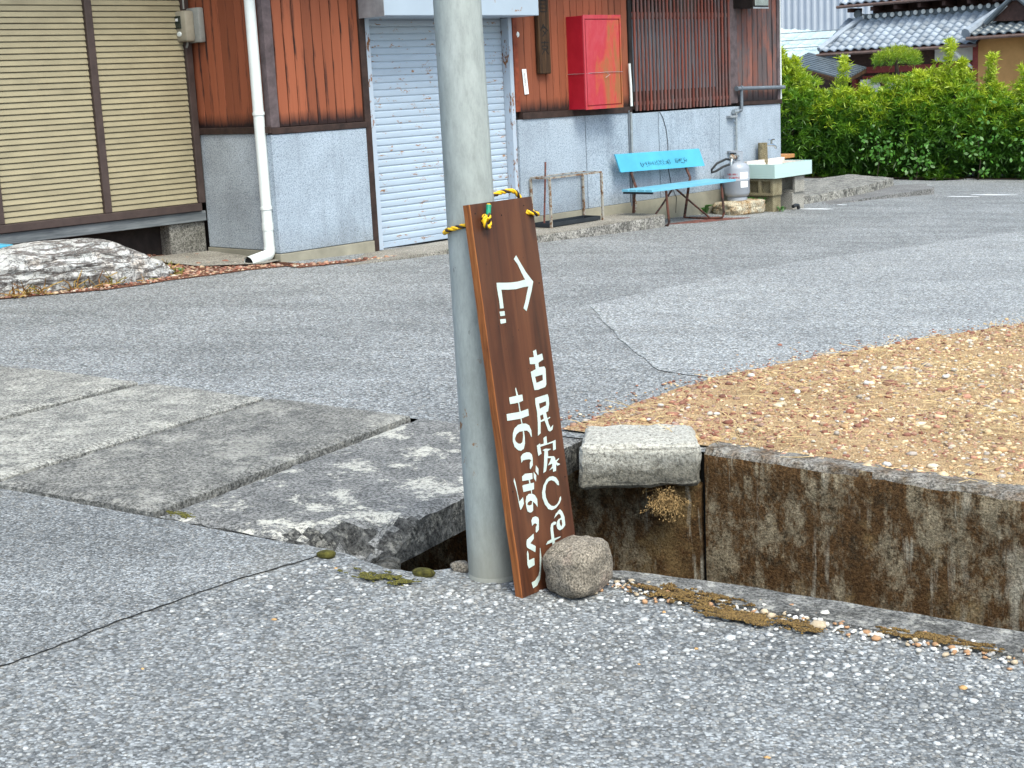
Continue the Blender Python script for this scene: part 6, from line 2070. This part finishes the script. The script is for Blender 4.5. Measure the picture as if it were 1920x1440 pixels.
shrub('hedge shrub hidden behind the workshop wall', 3.45, 22.1, 0.52, 0.46, 1.35, 9, [(0.0, 1.6, 0.09)], HG, 900)
# broad leaved creepers growing through the front of the hedge
def creeper(label, x, y, z, w, h, seed):
    r = np.random.default_rng(seed)
    n = 75
    t = np.stack([r.normal(0, w * 0.5, n), -np.abs(r.normal(0, 0.05, n)), r.normal(0, h * 0.5, n)], 1)
    a = r.uniform(0, 6.28, n)
    L = r.uniform(0.022, 0.042, n)
    nrm = np.stack([r.normal(0, 0.5, n), -np.ones(n), r.normal(0.5, 0.5, n)], 1)
    nrm /= np.linalg.norm(nrm, axis=1, keepdims=True)
    d = np.cross(nrm, r.normal(0, 1, (n, 3)))
    d /= np.linalg.norm(d, axis=1, keepdims=True)
    s = np.cross(nrm, d)
    V = np.stack([t - d * L[:, None], t + s * L[:, None] * 0.55 - d * L[:, None] * 0.2, t + s * L[:, None] * 0.45 + d * L[:, None] * 0.5, t + d * L[:, None], t - s * L[:, None] * 0.45 + d * L[:, None] * 0.5, t - s * L[:, None] * 0.55 - d * L[:, None] * 0.2], 1).reshape(-1, 3)
    F = np.arange(len(V)).reshape(-1, 6)
    C = np.repeat(np.array([(0.065, 0.185, 0.020)]) * r.uniform(0.6, 1.2, (n, 1)), 6, 0)
    o = thing('creeper', label, 'creeper', (x, y, gz(x, y)), 0, 'broad leaved creepers in the hedge')
    V[:, 2] += z
    raw_mesh('leaves', V, F, C, 'leaf', o)
    b = MB()
    b.tube([(0, 0.04, -0.02), (0.03, 0.02, z * 0.6), (-0.02, 0.0, z + h * 0.4)], 0.006, 6)
    b.build('stem', 'bark', o)
creeper('bright broad leaved creeper in the left half of the hedge', 5.45, 21.42, 0.45, 0.34, 0.30, 41)
creeper('broad leaved creeper low in the middle of the hedge', 6.00, 21.36, 0.28, 0.40, 0.26, 42)
creeper('bright broad leaved creeper in the right half of the hedge', 6.85, 21.20, 0.42, 0.34, 0.46, 43)
creeper('broad leaved creeper by the right edge of the photo', 7.55, 21.12, 0.50, 0.26, 0.30, 44)
rng = np.random.default_rng(77)

# ------------------------------------------------------------------ house and sheds beyond the hedge
HX, HY, HZ = 9.47, 43.99, -1.40
HROT = math.atan2(NY, NX)
def H(a, d, z=0.0):
    return Vector((HX + NX * a + DX * d, HY + NY * a + DY * d, HZ + z))
hs = thing('tiled_house', 'old house with blue grey tiled roofs and an ochre wall beyond the hedge', 'house', H(0, 0), HROT)
def hp(name, mb, mat, parent=None, smooth=False):
    return mb.build(name, mat, parent or hs, smooth)
def hbx(*a):
    return MB().box(*a)
def tile_mesh(pw, ln, mat):
    n = 8
    vs = []
    prof = [(pw * (i / n - 0.0), 0.055 * math.sin(math.pi * min(1, max(0, (i / n) / 0.72))) if i / n < 0.72 else -0.020 * math.sin(math.pi * (i / n - 0.72) / 0.28)) for i in range(n + 1)]
    for (yy, dz_) in ((0.0, 0.022), (ln, 0.0)):
        vs += [(x, yy, z + dz_) for x, z in prof]
    vs += [(x, 0.0, z - 0.016) for x, z in prof]
    m = n + 1
    fs = [(i, i + 1, m + i + 1, m + i) for i in range(n)] + [(i + 1, i, 2 * m + i, 2 * m + i + 1) for i in range(n)]
    me = MB().add(vs, fs).mesh(mat)
    for p in me.polygons:
        p.use_smooth = True
    return me
def tiled_roof(name, x0, x1, y0, z0, y1, z1, pw, rows, mat='roof_tile', single=None):
    slope = math.atan2(z1 - z0, y1 - y0)
    Ls = math.hypot(z1 - z0, y1 - y0)
    b = MB()
    b.add([(x0, y0, z0 - 0.02), (x1, y0, z0 - 0.02), (x1, y1, z1 - 0.02), (x0, y1, z1 - 0.02), (x0, y0, z0 - 0.09), (x1, y0, z0 - 0.09), (x1, y1, z1 - 0.09), (x0, y1, z1 - 0.09)],
          [(0, 1, 2, 3), (7, 6, 5, 4), (0, 4, 5, 1), (1, 5, 6, 2), (2, 6, 7, 3), (3, 7, 4, 0)])
    rf = hp(name, b, 'house_brown')
    n = round((x1 - x0) / pw)
    p = (x1 - x0) / n
    step = Ls / rows
    me = tile_mesh(p, step + 0.03, mat)
    rest = MB()
    cs_, sn_ = math.cos(slope), math.sin(slope)
    for j in range(rows):
        for i in range(n):
            if single and not single(i, j):
                ox, oy, oz = x0 + i * p, y0 + cs_ * step * j, z0 + sn_ * step * j
                rest.add([(ox + v.co.x, oy + v.co.y * cs_ - v.co.z * sn_, oz + v.co.y * sn_ + v.co.z * cs_) for v in me.vertices], [tuple(q.vertices) for q in me.polygons])
                continue
            o = link('tile', me, rf)
            o.location = (x0 + i * p, y0 + math.cos(slope) * step * j, z0 + math.sin(slope) * step * j)
            o.rotation_euler = (slope, 0, 0)
    if rest.v:
        struct(rest.build('far_tiles', mat, rf, True, 60), 'stuff')
    return rf
# lower roof
lr = tiled_roof('lower_roof', 0.0, 4.85, 0.0, 3.30, 1.55, 4.20, 0.268, 8)
for i in range(18):
    b = MB()
    b.lathe([(0.0001, 0), (0.072, 0.0), (0.066, 0.02), (0.0001, 0.03)], 10)
    b.v = [(0.62 + i * 0.245 + p[0], 1.40 - p[2], 4.245 + 0.004 * i + p[1]) for p in b.v]
    b.build('round_end_tile', 'plaster_white', lr)
hp('ridge', hbx(0.45, 4.95, 1.44, 1.66, 4.18, 4.33), 'roof_tile_dark', lr)
b = MB()
b.tube([(0.0, 0.0, 3.36), (0.30, 0.80, 3.86), (0.62, 1.5, 4.28)], 0.085, 8)
hp('hip', b, 'roof_tile', lr, True)
b = MB()
b.lathe([(0.0001, 0), (0.13, 0.0), (0.12, 0.06), (0.0001, 0.07)], 12)
b.v = [(0.50 + p[0], 1.38 - p[2], 4.34 + p[1]) for p in b.v]
hp('ridge_end', b, 'roof_tile_dark', lr)
b = MB()
b.tube([(-0.05, -0.06, 3.20), (4.9, -0.06, 3.235)], 0.045, 8)
hp('gutter', b, 'copper_gutter', lr, True)
# upper storey and its roof
hp('upper_wall', hbx(0.75, 9.0, 1.80, 6.0, 3.6, 5.6), 'house_brown')
hp('upper_wall', hbx(5.60, 9.0, 1.62, 1.795, 4.2, 5.6), 'plaster_white')
for x in (5.55, 6.05, 7.4):
    hp('upper_post', hbx(x, x + 0.14, 1.57, 1.615, 4.2, 5.6), 'house_brown')
tiled_roof('upper_roof', 0.05, 5.3, 1.05, 4.64, 2.95, 5.70, 0.268, 9, 'roof_tile', lambda i, j: j < 3)
b = MB()
b.tube([(0.0, 1.0, 4.57), (5.3, 1.0, 4.60)], 0.045, 8)
hp('gutter', b, 'copper_gutter', None, True)
for i in range(7):
    hp('rafter', hbx(0.30 + i * 0.75, 0.40 + i * 0.75, 1.10, 1.79, 4.40, 4.52), 'house_brown')
# ground floor front
hp('front_wall', hbx(0.60, 4.60, 0.75, 6.0, 0.0, 3.60), 'house_brown')
hp('lintel', hbx(0.55, 4.62, 0.66, 0.745, 2.62, 2.80), 'house_red')
hp('lintel', hbx(1.05, 4.62, 0.66, 0.745, 2.46, 2.54), 'house_red')
hp('transom', hbx(3.30, 4.55, 0.70, 0.745, 2.85, 3.20), 'plaster_white')
for (x0, x1) in ((0.95, 1.62), (1.80, 2.55), (2.72, 3.45), (3.62, 4.30)):
    hp('shoji', hbx(x0, x1, 0.70, 0.745, 0.60, 2.44), 'plaster_white')
for x in (0.72, 1.64, 2.57, 3.47, 4.40):
    hp('post', hbx(x, x + 0.13, 0.64, 0.745, 0.0, 2.455), 'house_red')
b = MB()
b.tube([(4.66, 0.45, 0.0), (4.66, 0.45, 2.55), (4.30, 0.2, 2.95), (4.15, 0.0, 3.18)], 0.05, 8)
hp('drainpipe', b, 'white_plastic', None, True)
# right wing with the ochre wall
hp('ochre_wall', hbx(4.78, 6.35, 0.30, 5.0, 0.0, 3.62), 'plaster_ochre')
hp('wing_wall', hbx(6.355, 10.5, 0.34, 5.0, 0.0, 3.62), 'house_brown')
hp('corner_post', hbx(4.62, 4.775, 0.30, 0.60, 0.0, 3.5), 'house_red')
hp('door_frame', hbx(6.36, 6.66, 0.20, 0.335, 0.0, 3.05), 'house_red')
hp('door_frame', hbx(6.20, 10.0, 0.16, 0.335, 2.98, 3.18), 'house_red')
hp('wing_window', hbx(6.80, 8.4, 0.26, 0.335, 1.0, 2.9), 'window_pane')
hp('wing_plaster', hbx(6.45, 10.0, 0.27, 0.335, 3.19, 3.55), 'plaster_white')
tiled_roof('wing_roof', 4.75, 10.6, -0.30, 3.50, 1.55, 4.10, 0.268, 8, 'roof_tile_dark', lambda i, j: i < 10)
b = MB()
b.tube([(4.75, -0.36, 3.42), (10.6, -0.36, 3.44)], 0.045, 8)
hp('gutter', b, 'copper_gutter', None, True)
b = MB()
b.tube([(4.72, -0.34, 3.56), (4.80, 0.2, 3.78), (5.0, 1.4, 4.26)], [0.14, 0.12, 0.10], 8)
hp('hip', b, 'roof_tile', None, True)
# small gable above the wing
b = MB()
b.add([(5.15, 0.35, 3.85), (6.55, 0.35, 3.80), (5.80, 0.35, 4.42), (5.15, 1.8, 3.85), (6.55, 1.8, 3.80), (5.80, 1.8, 4.42)], [(0, 1, 2), (5, 4, 3), (0, 2, 5, 3), (1, 4, 5, 2), (0, 3, 4, 1)])
gb_ = hp('gable', b, 'house_brown')
b = MB()
b.tube([(5.00, 0.25, 3.80), (5.80, 0.25, 4.50), (6.75, 0.25, 3.74)], 0.085, 8)
hp('barge_tiles', b, 'roof_tile_dark', gb_, True)
b = MB()
b.tube([(5.80, 0.20, 4.50), (5.80, 1.9, 4.50)], 0.15, 8)
hp('ridge_tiles', b, 'roof_tile_dark', gb_, True)

# pale metal roofed shed at the left of the house
sd_ = thing('metal_roofed_shed', 'shed with a pale green ribbed metal roof between the workshop and the tiled house', 'shed', H(-4.6, 0.6), HROT)
b = MB()
x0, x1 = 0.0, 4.75
nseg = 40
vs = []
for k in range(nseg + 1):
    x = x0 + (x1 - x0) * k / nseg
    zz_ = 0.035 if k % 4 == 0 else 0.0
    vs += [(x, 0.2, 3.20 + zz_), (x, 2.4, 4.25 + zz_ - 0.45 * k / nseg), (x, 0.2, 3.12), (x, 2.4, 4.15 - 0.45 * k / nseg)]
fs = []
for k in range(nseg):
    a, c = 4 * k, 4 * k + 4
    fs += [(a, c, c + 1, a + 1), (a + 2, a + 3, c + 3, c + 2), (a, a + 2, c + 2, c)]
b.add(vs, fs)
rf_ = b.build('roof', 'pale_metal_roof', sd_)
for (yy, dz_) in ((0.7, 0.26), (1.2, 0.50), (1.7, 0.74)):
    bb = MB()
    bb.box(0.05, 4.7, yy, yy + 0.03, 3.20 + dz_ + 0.0, 3.20 + dz_ + 0.03)
    bb.build('snow_bar', 'grey_metal', rf_)
MB().box(0.1, 4.6, 0.6, 2.4, 0.0, 3.12).build('wall', 'house_brown', sd_)
b = MB()
b.tube([(0, 0.15, 3.14), (4.75, 0.15, 3.14)], 0.05, 8)
b.build('gutter', 'grey_pvc', sd_)
MB().box(3.9, 4.15, 2.30, 2.42, 3.8, 4.30).build('flashing', 'grey_metal', sd_)
# low lean-to roof in front
lt = thing('lean_to_roof', 'small weathered lean-to roof just above the hedge', 'roof', H(-0.35, -1.2), HROT)
b = MB()
b.add([(0.0, 0, 2.95), (1.9, 0, 2.45), (1.9, 1.2, 2.75), (0.0, 1.2, 3.25), (0.0, 0, 2.85), (1.9, 0, 2.35), (1.9, 1.2, 2.65), (0.0, 1.2, 3.15)], [(0, 1, 2, 3), (7, 6, 5, 4), (0, 4, 5, 1), (1, 5, 6, 2), (2, 6, 7, 3), (3, 7, 4, 0)])
rt_ = b.build('deck', 'old_board', lt)
for k in range(9):
    bb = MB()
    y0 = 0.06 + k * 0.13
    zo = 0.25 * y0
    bb.add([(0.0, y0, 2.96 + zo), (1.9, y0, 2.46 + zo), (1.9, y0 + 0.09, 2.482 + zo), (0.0, y0 + 0.09, 2.982 + zo), (0.0, y0, 3.01 + zo), (1.9, y0, 2.51 + zo), (1.9, y0 + 0.09, 2.53 + zo), (0.0, y0 + 0.09, 3.03 + zo)],
           [(0, 3, 2, 1), (4, 5, 6, 7), (0, 1, 5, 4), (1, 2, 6, 5), (2, 3, 7, 6), (3, 0, 4, 7)])
    bb.build('roof_batten', 'roof_tile_dark', rt_)
for x in (0.1, 1.75):
    MB().box(x, x + 0.1, 0.1, 0.2, 0.0, 2.78 - 0.26 * x).build('post', 'house_brown', lt)

# tall ribbed steel building behind
fb = thing('steel_building', 'tall pale grey ribbed steel building behind the tiled house', 'building', H(-12, 14), HROT)
b = MB()
n = 320
vs = []
for k in range(n + 1):
    x = 24.0 * k / n
    d = 0.05 if (k % 4) in (0, 1) else 0.0
    vs += [(x, -d, 0.0), (x, -d, 11.0)]
fs = [(2 * k, 2 * k + 2, 2 * k + 3, 2 * k + 1) for k in range(n)]
b.add(vs, fs)
b.box(0, 24, 0.01, 8, 0, 10.9)
b.build('ribbed_wall', 'siding', fb)
MB().box(-0.3, 24.3, -0.25, 8.3, 11.0, 11.25).build('roof', 'grey_metal', fb)
MB().box(9.0, 10.2, -0.12, -0.055, 0.0, 3.0).build('door', 'grey_metal', fb)

# topiary pine
def pine():
    x, y = 6.92, 25.9
    z0 = gz(x, y) - 0.55
    t = thing('topiary_pine', 'cloud pruned pine tree standing behind the hedge in front of the house', 'tree', (x, y, z0))
    top = 2.52
    b = MB()
    b.tube([(0.05, 0, 0), (-0.04, 0.05, 0.8), (0.10, 0.0, 1.5), (0.0, 0.0, 2.1), (-0.02, 0, top - 0.1)], [0.07, 0.06, 0.05, 0.035, 0.02], 9)
    b.tube([(0.08, 0, 1.45), (-0.15, -0.1, 1.7), (-0.32, -0.1, 1.92)], [0.035, 0.025, 0.015], 7)
    b.build('trunk', 'bark', t, True)
    for (dx, dz_, rx, rz) in ((0.0, top - 0.24, 0.42, 0.24), (-0.20, 1.92, 0.26, 0.11), (0.20, 1.70, 0.30, 0.12)):
        n = 520 if rx > 0.4 else 220
        u = rng.normal(0, 1, (n, 3))
        u /= np.linalg.norm(u, axis=1, keepdims=True)
        u[:, 2] = np.where(u[:, 2] < -0.35, -u[:, 2] * 0.5, u[:, 2])
        r = rng.uniform(0.7, 1.0, n)[:, None]
        P = u * r * np.array([rx, rx * 0.85, rz]) + np.array([dx, 0, dz_])
        col = MID + (NEW * 0.8 - MID) * np.clip(0.3 + u[:, 2] * 0.6 + rng.normal(0, 0.15, n), 0, 1)[:, None]
        V, F, C = tuft_cloud(P, u + np.array([0, 0, 0.8]), np.full(n, 0.075), 11, col, 0.05)
        raw_mesh('needle_pad', V, F, C, 'leaf', t)
pine()
